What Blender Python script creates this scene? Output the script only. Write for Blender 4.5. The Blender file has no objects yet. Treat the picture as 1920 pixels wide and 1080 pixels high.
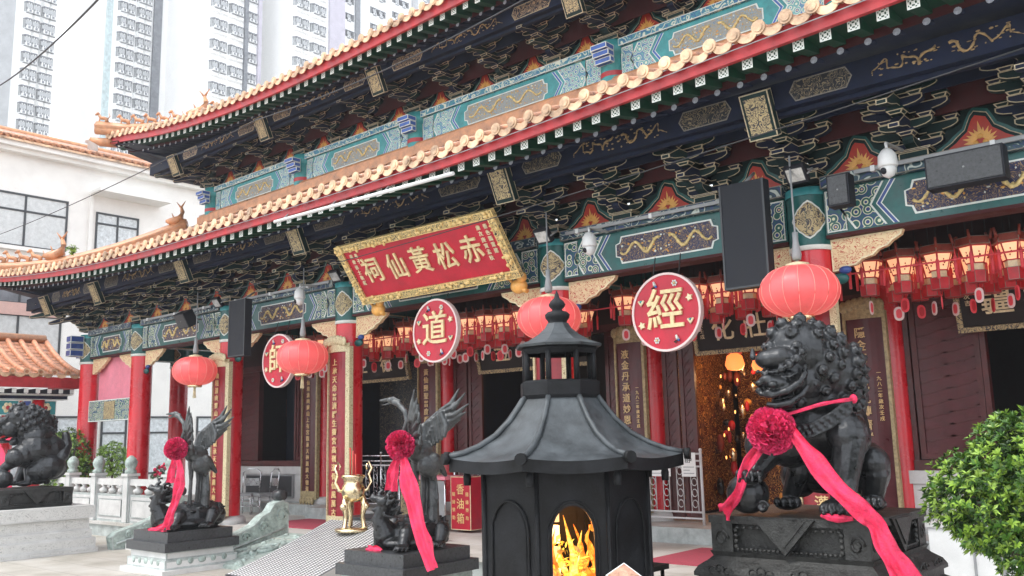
import bpy, bmesh, math, random
from mathutils import Vector, Matrix, noise
random.seed(7)
R_ = random.Random(11)
sc = bpy.context.scene
COL = sc.collection
# ---------------------------------------------------------------- camera (its rotation: rows = world axes in camera space)
RM = Matrix(((0.75336014, 0.12491941, 0.6456343), (0.65719801, -0.10834886, -0.7458896), (-0.02322235, 0.98623307, -0.1637225)))
CAM = Vector((0, 0, 2.3)); FPX = 1679.73
cam_d = bpy.data.cameras.new('camera'); cam = bpy.data.objects.new('camera', cam_d); COL.objects.link(cam)
cam_d.sensor_width = 36; cam_d.lens = 36 * FPX / 1920; cam_d.clip_end = 2000; cam_d.clip_start = 0.05
cam.matrix_world = Matrix.Translation(CAM) @ RM.to_4x4()
sc.camera = cam
def at(x, y, Y):
    """the point of the vertical plane at depth Y that was measured at photo position x, y"""
    r = RM @ Vector((x - 960, -(y - 540), -FPX)); return CAM + r * (Y / r.y)
def atx(x, y, X):
    r = RM @ Vector((x - 960, -(y - 540), -FPX)); return CAM + r * (X / r.x)
# ---------------------------------------------------------------- materials
def ramp(nt, fac, stops):
    n = nt.nodes.new('ShaderNodeValToRGB'); nt.links.new(fac, n.inputs[0])
    e = n.color_ramp.elements
    while len(e) < len(stops): e.new(0.5)
    for i, (p, c) in enumerate(stops): e[i].position = p; e[i].color = (*c, 1) if len(c) == 3 else c
    return n
def mat(name, col, rough=0.5, metal=0.0, var=0.12, scale=6.0, bump=0.0, bscale=40.0, spec=0.5, emit=None, es=0.0, coat=0.0):
    m = bpy.data.materials.new(name); m.use_nodes = True; nt = m.node_tree; b = nt.nodes['Principled BSDF']
    b.inputs['Roughness'].default_value = rough; b.inputs['Metallic'].default_value = metal
    b.inputs['Specular IOR Level'].default_value = spec
    if coat: b.inputs['Coat Weight'].default_value = coat; b.inputs['Coat Roughness'].default_value = .12
    tc = nt.nodes.new('ShaderNodeTexCoord'); L = nt.links.new
    if var:
        n = nt.nodes.new('ShaderNodeTexNoise'); n.inputs['Scale'].default_value = scale; n.inputs['Detail'].default_value = 6; n.inputs['Roughness'].default_value = .65
        L(tc.outputs['Object'], n.inputs['Vector'])
        c0 = [max(0, c * (1 - var * 1.6)) for c in col]; c1 = [min(1, c * (1 + var * 1.3)) for c in col]
        r = ramp(nt, n.outputs['Fac'], [(.3, c0), (.7, c1)]); L(r.outputs['Color'], b.inputs['Base Color'])
        mr = nt.nodes.new('ShaderNodeMapRange'); mr.inputs['From Min'].default_value = .3; mr.inputs['From Max'].default_value = .7
        mr.inputs['To Min'].default_value = max(.05, rough - .1); mr.inputs['To Max'].default_value = min(1, rough + .12)
        L(n.outputs['Fac'], mr.inputs['Value']); L(mr.outputs['Result'], b.inputs['Roughness'])
    else: b.inputs['Base Color'].default_value = (*col, 1)
    if bump:
        n2 = nt.nodes.new('ShaderNodeTexNoise'); n2.inputs['Scale'].default_value = bscale; n2.inputs['Detail'].default_value = 5
        L(tc.outputs['Object'], n2.inputs['Vector'])
        bp = nt.nodes.new('ShaderNodeBump'); bp.inputs['Strength'].default_value = bump; bp.inputs['Distance'].default_value = .02
        L(n2.outputs['Fac'], bp.inputs['Height']); L(bp.outputs['Normal'], b.inputs['Normal'])
    if emit:
        b.inputs['Emission Color'].default_value = (*emit, 1); b.inputs['Emission Strength'].default_value = es
    return m
def scroll(name, bg, fg, scale=9.0, w=.035, rough=.45, third=None, warp=1.2, stretch=(1, 1, 1)):
    """painted or carved scrollwork: thin curling lines of fg on bg"""
    m = bpy.data.materials.new(name); m.use_nodes = True; nt = m.node_tree; b = nt.nodes['Principled BSDF']; L = nt.links.new
    b.inputs['Roughness'].default_value = rough
    tc = nt.nodes.new('ShaderNodeTexCoord'); mp = nt.nodes.new('ShaderNodeMapping'); mp.inputs['Scale'].default_value = stretch
    L(tc.outputs['Object'], mp.inputs['Vector'])
    n = nt.nodes.new('ShaderNodeTexNoise'); n.inputs['Scale'].default_value = scale; n.inputs['Detail'].default_value = 1.5; n.inputs['Distortion'].default_value = warp
    L(mp.outputs[0], n.inputs['Vector'])
    mu = nt.nodes.new('ShaderNodeMath'); mu.operation = 'MULTIPLY'; mu.inputs[1].default_value = 6; L(n.outputs['Fac'], mu.inputs[0])
    fr = nt.nodes.new('ShaderNodeMath'); fr.operation = 'FRACT'; L(mu.outputs[0], fr.inputs[0])
    s = nt.nodes.new('ShaderNodeMath'); s.operation = 'SUBTRACT'; s.inputs[1].default_value = .5; L(fr.outputs[0], s.inputs[0])
    a = nt.nodes.new('ShaderNodeMath'); a.operation = 'ABSOLUTE'; L(s.outputs[0], a.inputs[0])
    r = ramp(nt, a.outputs[0], [(w * 3, fg), (w * 3 + .07, bg)] if not third else [(w * 3, fg), (w * 3 + .06, bg), (.4, bg), (.46, third)])
    L(r.outputs['Color'], b.inputs['Base Color'])
    bp = nt.nodes.new('ShaderNodeBump'); bp.inputs['Strength'].default_value = .35; bp.inputs['Distance'].default_value = .02; bp.invert = True
    L(a.outputs[0], bp.inputs['Height']); L(bp.outputs['Normal'], b.inputs['Normal'])
    return m
M = {}
def K(k, *a, **kw): M[k] = mat(k, *a, **kw)
K('gold_line', (.46, .38, .25), .45, var=.25, scale=20)
K('dark_gold_line', (.20, .18, .15), .5, var=.25, scale=15)
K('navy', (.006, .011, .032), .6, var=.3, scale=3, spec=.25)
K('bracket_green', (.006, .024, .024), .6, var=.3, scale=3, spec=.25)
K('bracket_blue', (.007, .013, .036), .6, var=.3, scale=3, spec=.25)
K('dark_red', (.055, .009, .010), .6, spec=.25)
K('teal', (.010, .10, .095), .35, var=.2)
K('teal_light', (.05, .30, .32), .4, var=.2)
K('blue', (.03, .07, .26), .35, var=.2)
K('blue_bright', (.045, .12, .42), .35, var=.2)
K('white_line', (.72, .76, .72), .45, var=.08)
K('rafter_green', (.004, .050, .024), .5, var=.25, spec=.3)
K('column_red', (.62, .010, .022), .28, var=.10, scale=2, coat=.35)
K('fascia_red', (.42, .030, .036), .45, var=.22, scale=3)
K('flame_red', (.42, .03, .015), .45, var=.2)
K('flame_gold', (.75, .38, .09), .4, var=.2)
K('tile_orange', (.46, .21, .11), .36, var=.5, scale=5, bump=.2, coat=.25)
K('tile_cap', (.68, .42, .26), .36, var=.45, scale=3.2, bump=.4, bscale=60)
K('tile_pink', (.66, .30, .17), .4, var=.3, scale=9, bump=.3, bscale=60)
K('ridge_orange', (.54, .25, .12), .35, var=.25, scale=4, bump=.15)
K('marble', (.60, .60, .59), .4, var=.13, scale=2.2, bump=.06)
K('marble_grey', (.40, .44, .43), .5, var=.22, scale=5, bump=.2)
K('carved_green_stone', (.36, .43, .40), .6, var=.3, scale=9, bump=.6, bscale=22)
K('granite_dark', (.045, .048, .052), .35, var=.35, scale=30, bump=.15, bscale=90)
K('bronze_light', (.075, .08, .082), .36, metal=.4, var=.4, scale=9, bump=.2, bscale=35, spec=.6)
K('bronze', (.034, .036, .039), .33, metal=.55, var=.4, scale=9, bump=.22, bscale=35, spec=.6)
K('iron', (.011, .012, .014), .6, metal=.0, var=.62, scale=2.6, bump=.12, bscale=50, spec=.22)
K('iron_roof', (.050, .058, .064), .48, metal=.2, var=.35, scale=5, bump=.15, bscale=30)
K('bronze_plinth', (.036, .037, .036), .5, metal=.3, var=.4, scale=12, bump=.5, bscale=60)
K('brass', (.86, .72, .46), .24, metal=1.0, var=.12, scale=8)
K('steel', (.62, .63, .65), .25, metal=1.0, var=.08)
K('steel_white', (.60, .60, .60), .4, var=.06)
K('ribbon', (.76, .030, .105), .7, var=.25, scale=14, bump=.5, bscale=70)
K('rosette', (.78, .030, .13), .75, var=.35, scale=40, bump=.4, bscale=80)
K('lantern_red', (.78, .10, .11), .38, var=.12, scale=3, emit=(.9, .14, .12), es=.20)
K('lantern_rib', (.85, .30, .27), .4, var=.1, emit=(.9, .2, .15), es=.2)
K('palace_red', (.50, .020, .030), .5, var=.2)
K('palace_brown', (.22, .035, .02), .5, var=.25)
K('pane_lit', (.8, .55, .35), .5, var=0, emit=(1.0, .48, .24), es=.45)
K('tag_white', (.75, .60, .58), .6, var=.05)
K('tag_red', (.74, .07, .09), .6, var=.1)
K('sign_red', (.50, .012, .035), .45, var=.16, scale=2.2)
K('sign_gold', (.85, .62, .26), .35, var=.15, scale=15)
K('cream_gold', (.85, .70, .45), .45, var=.2, scale=12)
K('board_maroon', (.085, .014, .018), .35, var=.2, scale=4)
K('board_red', (.26, .020, .030), .38, var=.2, scale=4)
K('wood_maroon', (.085, .018, .018), .38, var=.3, scale=4, bump=.1)
K('wood_dark', (.026, .010, .010), .42, var=.3, scale=5)
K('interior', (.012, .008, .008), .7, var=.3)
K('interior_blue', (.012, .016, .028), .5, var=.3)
K('equip_black', (.014, .016, .022), .6, var=.15, spec=.3)
K('equip_grey', (.30, .31, .32), .45, var=.1)
K('white_plastic', (.72, .73, .73), .35, var=.05)
K('glass_bright', (.55, .57, .57), .08, var=.1)
K('glass', (.42, .52, .53), .08, var=.25, scale=2)
K('curtain', (.60, .64, .66), .8, var=.2, scale=7)
K('frame_dark', (.035, .04, .045), .45, var=.1)
K('plaster', (.78, .77, .74), .75, var=.05, scale=1.2, bump=.04)
K('carpet', (.36, .055, .085), .9, var=.15, scale=30)
K('blind_pink', (.55, .36, .32), .8, var=.05)
K('paper_lit', (.8, .6, .35), .6, var=.2, emit=(1, .6, .25), es=.9)
K('pink_cloth', (.78, .25, .32), .8, var=.06)
K('tower_white', (.86, .86, .85), .8, var=.03, scale=.4)
K('tower_grey', (.40, .41, .42), .8, var=.12, scale=.6)
K('tower_purple', (.48, .45, .52), .8, var=.1, scale=.6)
K('tower_dark', (.16, .17, .19), .7, var=.3, scale=1.5)
K('tower_glass', (.20, .21, .215), .25, var=.7, scale=.9)
K('leaf', (.060, .145, .018), .38, var=.45, scale=5)
K('leaf_light', (.24, .38, .05), .4, var=.3, scale=9)
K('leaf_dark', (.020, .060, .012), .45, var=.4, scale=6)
K('bark', (.07, .05, .04), .8, var=.3)
K('cable', (.02, .02, .022), .6, var=0)
K('paper', (.80, .80, .78), .8, var=.03)
K('ember', (.8, .5, .05), .7, var=0, emit=(1, .36, .03), es=.9)
K('ember_yellow', (.9, .8, .1), .7, var=0, emit=(1, .66, .07), es=1.1)
K('paper_gold', (.75, .42, .10), .6, var=.4, scale=30)
def firemat(name, es, stops, scale):
    m = bpy.data.materials.new(name); m.use_nodes = True; nt = m.node_tree; b = nt.nodes['Principled BSDF']; tc = nt.nodes.new('ShaderNodeTexCoord'); n = nt.nodes.new('ShaderNodeTexNoise'); n.inputs['Scale'].default_value = scale; n.inputs['Detail'].default_value = 4; n.inputs['Distortion'].default_value = 1.2
    nt.links.new(tc.outputs['Object'], n.inputs['Vector']); r = ramp(nt, n.outputs['Fac'], stops); nt.links.new(r.outputs[0], b.inputs['Emission Color']); b.inputs['Emission Strength'].default_value = es; b.inputs['Base Color'].default_value = (.1, .03, .01, 1)
    lw = nt.nodes.new('ShaderNodeLayerWeight'); lw.inputs[0].default_value = .35; mr = nt.nodes.new('ShaderNodeMapRange'); mr.inputs['To Min'].default_value = .85; mr.inputs['To Max'].default_value = .0; nt.links.new(lw.outputs['Facing'], mr.inputs['Value']); nt.links.new(mr.outputs[0], b.inputs['Alpha']); M[name] = m
firemat('fire', 1.3, [(.35, (.55, .05, .003)), (.52, (1, .20, .015)), (.68, (1, .48, .06))], 12)
firemat('fire_yellow', 1.4, [(.35, (.9, .16, .01)), (.52, (1, .42, .04)), (.68, (1, .75, .20))], 14)
K('lamp_glow', (.9, .4, .15), .6, var=0, emit=(1.0, .22, .05), es=1.0)
K('glow_bit', (.9, .5, .2), .6, var=0, emit=(1.0, .40, .10), es=1.6)
K('paper_brown', (.48, .26, .18), .7, var=.35, scale=18)
K('incense_red', (.55, .05, .04), .6, var=.1)
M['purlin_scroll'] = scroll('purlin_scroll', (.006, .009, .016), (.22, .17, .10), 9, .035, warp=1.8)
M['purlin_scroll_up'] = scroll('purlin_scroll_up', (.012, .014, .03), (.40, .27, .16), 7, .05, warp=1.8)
M['dragon_scroll'] = scroll('dragon_scroll', (.014, .024, .09), (.34, .22, .10), 8, .03, warp=2.2, third=(.06, .04, .05))
def floral(name, bg, c1, c2, c3, scale=7):
    m = bpy.data.materials.new(name); m.use_nodes = True; nt = m.node_tree; b = nt.nodes['Principled BSDF']; L = nt.links.new; b.inputs['Roughness'].default_value = .45
    tc = nt.nodes.new('ShaderNodeTexCoord'); v = nt.nodes.new('ShaderNodeTexVoronoi'); v.inputs['Scale'].default_value = scale; v.inputs['Randomness'].default_value = .55; L(tc.outputs['Object'], v.inputs['Vector'])
    r = ramp(nt, v.outputs['Distance'], [(.0, c2), (.10, c2), (.12, c3), (.22, c3), (.24, c1), (.30, c1), (.32, bg), (.46, bg), (.49, c1), (.53, c1), (.56, c3), (.8, bg)]); L(r.outputs['Color'], b.inputs['Base Color']); return m
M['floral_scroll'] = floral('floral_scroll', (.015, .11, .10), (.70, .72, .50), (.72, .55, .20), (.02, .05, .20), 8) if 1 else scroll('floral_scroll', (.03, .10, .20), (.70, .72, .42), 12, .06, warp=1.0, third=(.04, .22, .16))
M['floral_skylit'] = floral('floral_skylit', (.16, .40, .42), (.74, .76, .60), (.70, .52, .22), (.08, .18, .42), 8) if 1 else scroll('floral_skylit', (.20, .42, .44), (.72, .70, .42), 11, .05, warp=1.4, third=(.10, .22, .42))
M['dragon_skylit'] = scroll('dragon_skylit', (.30, .38, .42), (.40, .28, .12), 9, .05, warp=2.0, third=(.12, .20, .32))
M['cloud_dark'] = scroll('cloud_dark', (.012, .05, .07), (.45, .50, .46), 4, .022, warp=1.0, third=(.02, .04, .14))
M['cloud_skylit'] = scroll('cloud_skylit', (.07, .28, .36), (.68, .72, .60), 5, .035, warp=1.0, third=(.05, .12, .34))
M['wing_scroll'] = scroll('wing_scroll', (.80, .62, .36), (.50, .06, .04), 8, .022, warp=1.8)
M['frame_scroll'] = scroll('frame_scroll', (.80, .62, .28), (.02, .018, .018), 13, .05, warp=1.5, third=(.45, .28, .08))
M['frame_cream'] = scroll('frame_cream', (.66, .58, .36), (.30, .20, .10), 18, .02, warp=1.0)
M['gold_square'] = scroll('gold_square', (.48, .38, .20), (.045, .04, .045), 10, .05, warp=1.6)
M['altar'] = scroll('altar', (.05, .016, .008), (.62, .32, .09), 5, .03, warp=2.5, third=(.16, .02, .01))
M['lattice_gold'] = scroll('lattice_gold', (.012, .014, .022), (.16, .13, .08), 9, .02, warp=.4)
# ---------------------------------------------------------------- mesh builder
def newell(p):
    n = Vector((0, 0, 0))
    for i in range(len(p)):
        a, b = p[i], p[(i + 1) % len(p)]
        n.x += (a.y - b.y) * (a.z + b.z); n.y += (a.z - b.z) * (a.x + b.x); n.z += (a.x - b.x) * (a.y + b.y)
    return n.normalized() if n.length > 1e-12 else Vector((0, 0, 1))
class MB:
    def __init__(s): s.v = []; s.f = []; s.m = []; s.mats = []; s.T = None; s.sm = []
    def mi(s, k):
        if k not in s.mats: s.mats.append(k)
        return s.mats.index(k)
    def face(s, pts, k, smooth=False):
        i = len(s.v)
        for p in pts:
            p = Vector(p)
            s.v.append(s.T @ p if s.T else p)
        s.f.append(list(range(i, i + len(pts)))); s.m.append(s.mi(k)); s.sm.append(smooth)
    def oface(s, pts, k, line=None, w=.018):
        """a face with a painted border line of width w"""
        pts = [Vector(p) for p in pts]
        if not line: return s.face(pts, k)
        n = newell(pts); N = len(pts); inn = []
        per = min((pts[i] - pts[(i + 1) % N]).length for i in range(N))
        cen = sum(pts, Vector()) / N
        rad = min((p - cen).length for p in pts)
        w = min(w, rad * .5)
        for i in range(N):
            a, b, c = pts[i - 1], pts[i], pts[(i + 1) % N]
            d1 = (b - a).normalized(); d2 = (c - b).normalized()
            n1 = n.cross(d1); n2 = n.cross(d2); q = n1 + n2
            if q.length < 1e-6: q = n1
            q.normalize(); cs = max(.45, q.dot(n1)); inn.append(b + q * (w / cs))
        for i in range(N):
            j = (i + 1) % N
            s.face([pts[i], pts[j], inn[j], inn[i]], line)
        s.face(inn, k)
    def box(s, x0, x1, y0, y1, z0, z1, k, line=None, w=.018, top=None, faces='xXyYzZ'):
        P = lambda a, b, c: Vector((a, b, c))
        F = {'y': [P(x0, y0, z0), P(x1, y0, z0), P(x1, y0, z1), P(x0, y0, z1)], 'Y': [P(x1, y1, z0), P(x0, y1, z0), P(x0, y1, z1), P(x1, y1, z1)],
             'x': [P(x0, y1, z0), P(x0, y0, z0), P(x0, y0, z1), P(x0, y1, z1)], 'X': [P(x1, y0, z0), P(x1, y1, z0), P(x1, y1, z1), P(x1, y0, z1)],
             'Z': [P(x0, y0, z1), P(x1, y0, z1), P(x1, y1, z1), P(x0, y1, z1)], 'z': [P(x0, y1, z0), P(x1, y1, z0), P(x1, y0, z0), P(x0, y0, z0)]}
        for c in faces: s.oface(F[c], top if (c == 'Z' and top) else k, line, w)
    def prism(s, poly, y0, y1, k, line=None, w=.018, side=None, backline=True):
        """poly: (x, z) counter-clockwise seen from -y; front at y0"""
        f = [Vector((p[0], y0, p[1])) for p in poly]; b = [Vector((p[0], y1, p[1])) for p in poly]; N = len(poly)
        s.oface(f, k, line, w); s.oface(b[::-1], k, line if backline else None, w)
        for i in range(N):
            j = (i + 1) % N
            s.face([f[i], b[i], b[j], f[j]][::-1] if 0 else [f[j], f[i], b[i], b[j]], side or k)
    def lathe(s, prof, k, seg=24, c=(0, 0, 0), smooth=True, rib=None, ang=0, caps=True):
        c = Vector(c); rings = []
        for r, z in prof:
            rings.append([c + Vector((math.cos(ang + 2 * math.pi * i / seg) * r * (rib(i, r) if rib else 1), math.sin(ang + 2 * math.pi * i / seg) * r * (rib(i, r) if rib else 1), z)) for i in range(seg)])
        for a, b in zip(rings, rings[1:]):
            for i in range(seg):
                j = (i + 1) % seg; s.face([a[i], a[j], b[j], b[i]], k, smooth)
        if caps:
            if prof[0][0] > 1e-4: s.face(rings[0][::-1], k)
            if prof[-1][0] > 1e-4: s.face(rings[-1], k)
    def tube(s, path, r, k, seg=6, smooth=True):
        path = [Vector(p) for p in path]; rings = []; up = Vector((0, 0, 1))
        for i, p in enumerate(path):
            t = (path[min(i + 1, len(path) - 1)] - path[max(i - 1, 0)])
            t = t.normalized() if t.length > 1e-9 else Vector((0, 0, 1))
            a = t.cross(up if abs(t.z) < .95 else Vector((1, 0, 0))).normalized(); b = t.cross(a)
            rr = r[i] if isinstance(r, (list, tuple)) else r
            rings.append([p + (a * math.cos(2 * math.pi * j / seg) + b * math.sin(2 * math.pi * j / seg)) * rr for j in range(seg)])
        for a, b in zip(rings, rings[1:]):
            for i in range(seg):
                j = (i + 1) % seg; s.face([a[i], a[j], b[j], b[i]], k, smooth)
        s.face(rings[0][::-1], k); s.face(rings[-1], k)
    def ball(s, c, r, k, u=12, v=8, T=None):
        c = Vector(c); r = Vector(r if hasattr(r, '__len__') else (r, r, r)); rings = []
        for i in range(v + 1):
            th = math.pi * i / v
            ring = [Vector((math.sin(th) * math.cos(2 * math.pi * j / u) * r.x, math.sin(th) * math.sin(2 * math.pi * j / u) * r.y, -math.cos(th) * r.z)) for j in range(u)]
            rings.append([c + (T @ q if T else q) for q in ring])
        for a, b in zip(rings, rings[1:]):
            for i in range(u):
                j = (i + 1) % u; s.face([a[i], a[j], b[j], b[i]], k, True)
    def mesh(s, name, org=(0, 0, 0), merge=False):
        me = bpy.data.meshes.new(name); o = Vector(org)
        me.from_pydata([v - o for v in s.v], [], s.f)
        for k in s.mats: me.materials.append(M[k])
        me.polygons.foreach_set('material_index', s.m); me.polygons.foreach_set('use_smooth', s.sm)
        me.update()
        bm = bmesh.new(); bm.from_mesh(me)
        bmesh.ops.remove_doubles(bm, verts=bm.verts, dist=.0004)
        if merge: bmesh.ops.recalc_face_normals(bm, faces=bm.faces)
        bm.to_mesh(me); bm.free()
        return me
    def build(s, name, parent=None, org=None, loc=None, merge=False):
        """world-space geometry; org = where its own origin sits (default: the parent's origin)"""
        pl = parent_world(parent) if parent else Vector((0, 0, 0))
        o = Vector(org) if org is not None else pl
        ob = bpy.data.objects.new(name, s.mesh(name, o, merge)); COL.objects.link(ob)
        ob.location = (Vector(loc) if loc is not None else o) - pl
        if parent: ob.parent = parent
        return ob
def parent_world(p):
    v = Vector((0, 0, 0))
    while p: v += p.location; p = p.parent
    return v
def tag(o, label=None, cat=None, group=None, kind=None):
    if label: o['label'] = label
    if cat: o['category'] = cat
    if group: o['group'] = group
    if kind: o['kind'] = kind
    return o
def thing(name, label, cat, loc=(0, 0, 0), group=None):
    o = bpy.data.objects.new(name, None); COL.objects.link(o); o.location = loc; o.empty_display_size = .2
    return tag(o, label, cat, group)
def use(name, me, parent, loc=(0, 0, 0), rot=0, scale=None):
    o = bpy.data.objects.new(name, me); COL.objects.link(o); o.parent = parent; o.location = loc; o.rotation_euler = (0, 0, rot)
    if scale: o.scale = scale
    return o
def copy_tree(o, parent=None, kids=None):
    c = o.copy(); COL.objects.link(c); c.parent = parent
    for ch in o.children if kids is None else kids.get(o, []): copy_tree(ch, c)
    return c
def evaluated_mesh(ob):
    COL.objects.link(ob); me = bpy.data.meshes.new_from_object(ob.evaluated_get(bpy.context.evaluated_depsgraph_get())); COL.objects.unlink(ob); return me
GLY = {}
def prepare_glyphs(chars):
    obs = []
    for ch in sorted(set(chars)):
        for bold in (.003, .009):
            cu = bpy.data.curves.new('t', 'FONT'); cu.body = ch; cu.size = 1; cu.offset = bold; cu.align_x = 'CENTER'; cu.align_y = 'CENTER'; cu.resolution_u = 2
            ob = bpy.data.objects.new('t', cu); COL.objects.link(ob); obs.append((ch, bold, ob))
    dg = bpy.context.evaluated_depsgraph_get()
    for ch, bold, ob in obs:
        me = bpy.data.meshes.new_from_object(ob.evaluated_get(dg)); bm = bmesh.new(); bm.from_mesh(me); bmesh.ops.remove_doubles(bm, verts=bm.verts, dist=1e-5)
        GLY[(ch, bold)] = ([[v.co.copy() for v in f.verts] for f in bm.faces], [(e.verts[0].co.copy(), e.verts[1].co.copy()) for e in bm.edges if len(e.link_faces) == 1])
        bm.free(); bpy.data.meshes.remove(me)
    for ch, bold, ob in obs: cu = ob.data; bpy.data.objects.remove(ob); bpy.data.curves.remove(cu)
prepare_glyphs('一上丹九二仁仙信八助勸化古吉同命和哀善嗇園地堂境士壬壯壽大天妙子存孟宣宮寅山嶺師年幽庚度廣建弟德恩感應戌成承敬日昭普有本松格樂次歲民永求汗油沾液清澤濟灌無獻生疆疑登百神祠福秋立箱經緣群聖色華萬衆觀誠赤蹟轉道重金長隨隱靈靜顯風香骨高黃黎')
def text_mb(mb, txt, k, size, frame, extrude=.006, spacing=1.0, bold=.0, align='CENTER', sx=1.0, line=1.0):
    """frame: 4x4 placing the text's x-y plane"""
    F = frame @ Matrix.Diagonal((sx * size, size, size, 1)); up = (frame.to_3x3() @ Vector((0, 0, 1))).normalized() * extrude
    faces, edges = GLY[(txt, .009 if bold else .003)]
    for f in faces: mb.face([F @ c + up for c in f], k)
    for a, b in edges: a = F @ a; b = F @ b; mb.face([a, b, b + up, a + up], k)
def front(x, y, z, tilt=0.0):
    """frame of text facing -Y standing at x, y, z (tilt leans its top towards -Y)"""
    return Matrix.Translation((x, y, z)) @ Matrix.Rotation(math.radians(90) + tilt, 4, 'X')
def sculpt(name, prims, matk, parent=None, voxel=.012, smooth=6, org=None, disp=0.0, dscale=8.0):
    """grow one continuous surface over ellipsoids ('e', c, r, R) and tapered limbs ('c', a, b, ra, rb)"""
    mb = MB()
    for p in prims:
        if p[0] == 'e': mb.ball(p[1], p[2], matk, 16, 10, p[3] if len(p) > 3 else None)
        elif p[0] == 'c':
            a, b, ra, rb = Vector(p[1]), Vector(p[2]), p[3], p[4]; n = 8; path = []; rs = []
            for i in range(n + 1):
                t = i / n; path.append(a.lerp(b, t)); rs.append(ra + (rb - ra) * t)
            d = (b - a).normalized()
            path = [a - d * ra * .95, a - d * ra * .7] + path + [b + d * rb * .7, b + d * rb * .95]; rs = [ra * .3, ra * .71] + rs + [rb * .71, rb * .3]
            mb.tube(path, rs, matk, 12)
        elif p[0] == 't': mb.tube(p[1], p[2], matk, 8)
        elif p[0] == 'm': p[1](mb)
    pl = parent_world(parent) if parent else Vector((0, 0, 0)); o = Vector(org) if org is not None else pl
    me = mb.mesh(name, o, True); ob = bpy.data.objects.new(name, me)
    md = ob.modifiers.new('r', 'REMESH'); md.mode = 'VOXEL'; md.voxel_size = voxel; md.use_smooth_shade = True
    if smooth: ms = ob.modifiers.new('s', 'SMOOTH'); ms.iterations = smooth; ms.factor = .5
    me2 = evaluated_mesh(ob); COL.objects.link(ob)
    ob.modifiers.clear(); ob.data = me2; me2.name = name
    if not me2.materials: me2.materials.append(M[matk])
    if disp:
        vn = [(v.co.copy(), v.normal.copy()) for v in me2.vertices]; out = []
        for c, n in vn: out.extend(c + n * (noise.fractal(c * dscale, 1.0, 2.0, 3) * disp))
        me2.vertices.foreach_set('co', out)
    me2.polygons.foreach_set('use_smooth', [True] * len(me2.polygons))
    if parent: ob.parent = parent
    ob.location = o - pl
    return ob
def interp(x, tab):
    if x <= tab[0][0]: return tab[0][1]
    for (a, va), (b, vb) in zip(tab, tab[1:]):
        if x <= b:
            t = (x - a) / (b - a); return va + (vb - va) * t
    return tab[-1][1]
# ================================================================ TEMPLE HALL
C = dict(c0=-24.7, c1=-21.8, c2=-17.7, c3=-13.6, c4=-8.5, c5=-4.4, c6=-0.3, c7=2.6)
CX = [C['c%d' % i] for i in range(8)]
Y0, Y1, Y2 = 10.9, 13.5, 12.8
GZ, PZ = .28, .60                      # forecourt and terrace levels
hall = thing('temple_hall', 'large two-tiered Chinese temple hall with orange tiled eaves, painted brackets and red columns', 'temple', (-11.05, 12, PZ))
# ---- columns
def column(x, y, r=.26, ztop=5.3, head=True, z0=PZ):
    m = MB(); m.lathe([(r * 1.02, z0 + .16), (r, z0 + .2), (r * .97, 4.55)], 'column_red', 28, (x, y, 0), caps=False)
    o = m.build('column', hall)
    if head:
        h = MB(); h.lathe([(r * 1.0, 4.5), (r * 1.06, 4.5), (r * 1.06, 4.56)], 'white_line', 28, (x, y, 0), caps=False)
        h.lathe([(r * 1.03, 4.56), (r * 1.03, 5.2)], 'teal', 28, (x, y, 0), caps=False)
        h.lathe([(r * 1.08, 5.2), (r * 1.08, ztop), (0, ztop)], 'teal_light', 28, (x, y, 0), caps=False)
        # gold medallion on the column head, facing the court
        pts = []
        for i in range(24):
            a = 2 * math.pi * i / 24; rr = .19 * (1 + .10 * math.cos(4 * a) + .04 * math.cos(8 * a))
            pts.append((math.cos(a) * rr, math.sin(a) * rr * 1.15))
        for (f, kk, off) in ((1.0, 'white_line', .012), (.9, 'gold_square', .017)):
            P3 = []
            for (u, v) in pts:
                ph = u * f / r; P3.append(Vector((x + math.sin(ph + .35) * (r * 1.03 + off), y - math.cos(ph + .35) * (r * 1.03 + off), 4.88 + v * f)))
            h.face(P3, kk)
        h.build('column_head', o)
    b = MB(); b.lathe([(r * 1.45, z0), (r * 1.5, z0 + .05), (r * 1.45, z0 + .11), (r * 1.15, z0 + .17), (r, z0 + .17)], 'marble', 28, (x, y, 0), caps=False)
    b.build('column_base', o)
    return o
for i in range(8): column(CX[i], Y0)
column(CX[0], Y1); column(CX[0], Y1 + 3.5)
for i in range(1, 7): column(CX[i], Y1, r=.20, head=False, z0=.84)
K('dragon_gilt', (.36, .24, .11), .45, var=.3, scale=20); K('dragon_bright', (.72, .55, .24), .45, var=.3, scale=20)
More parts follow.
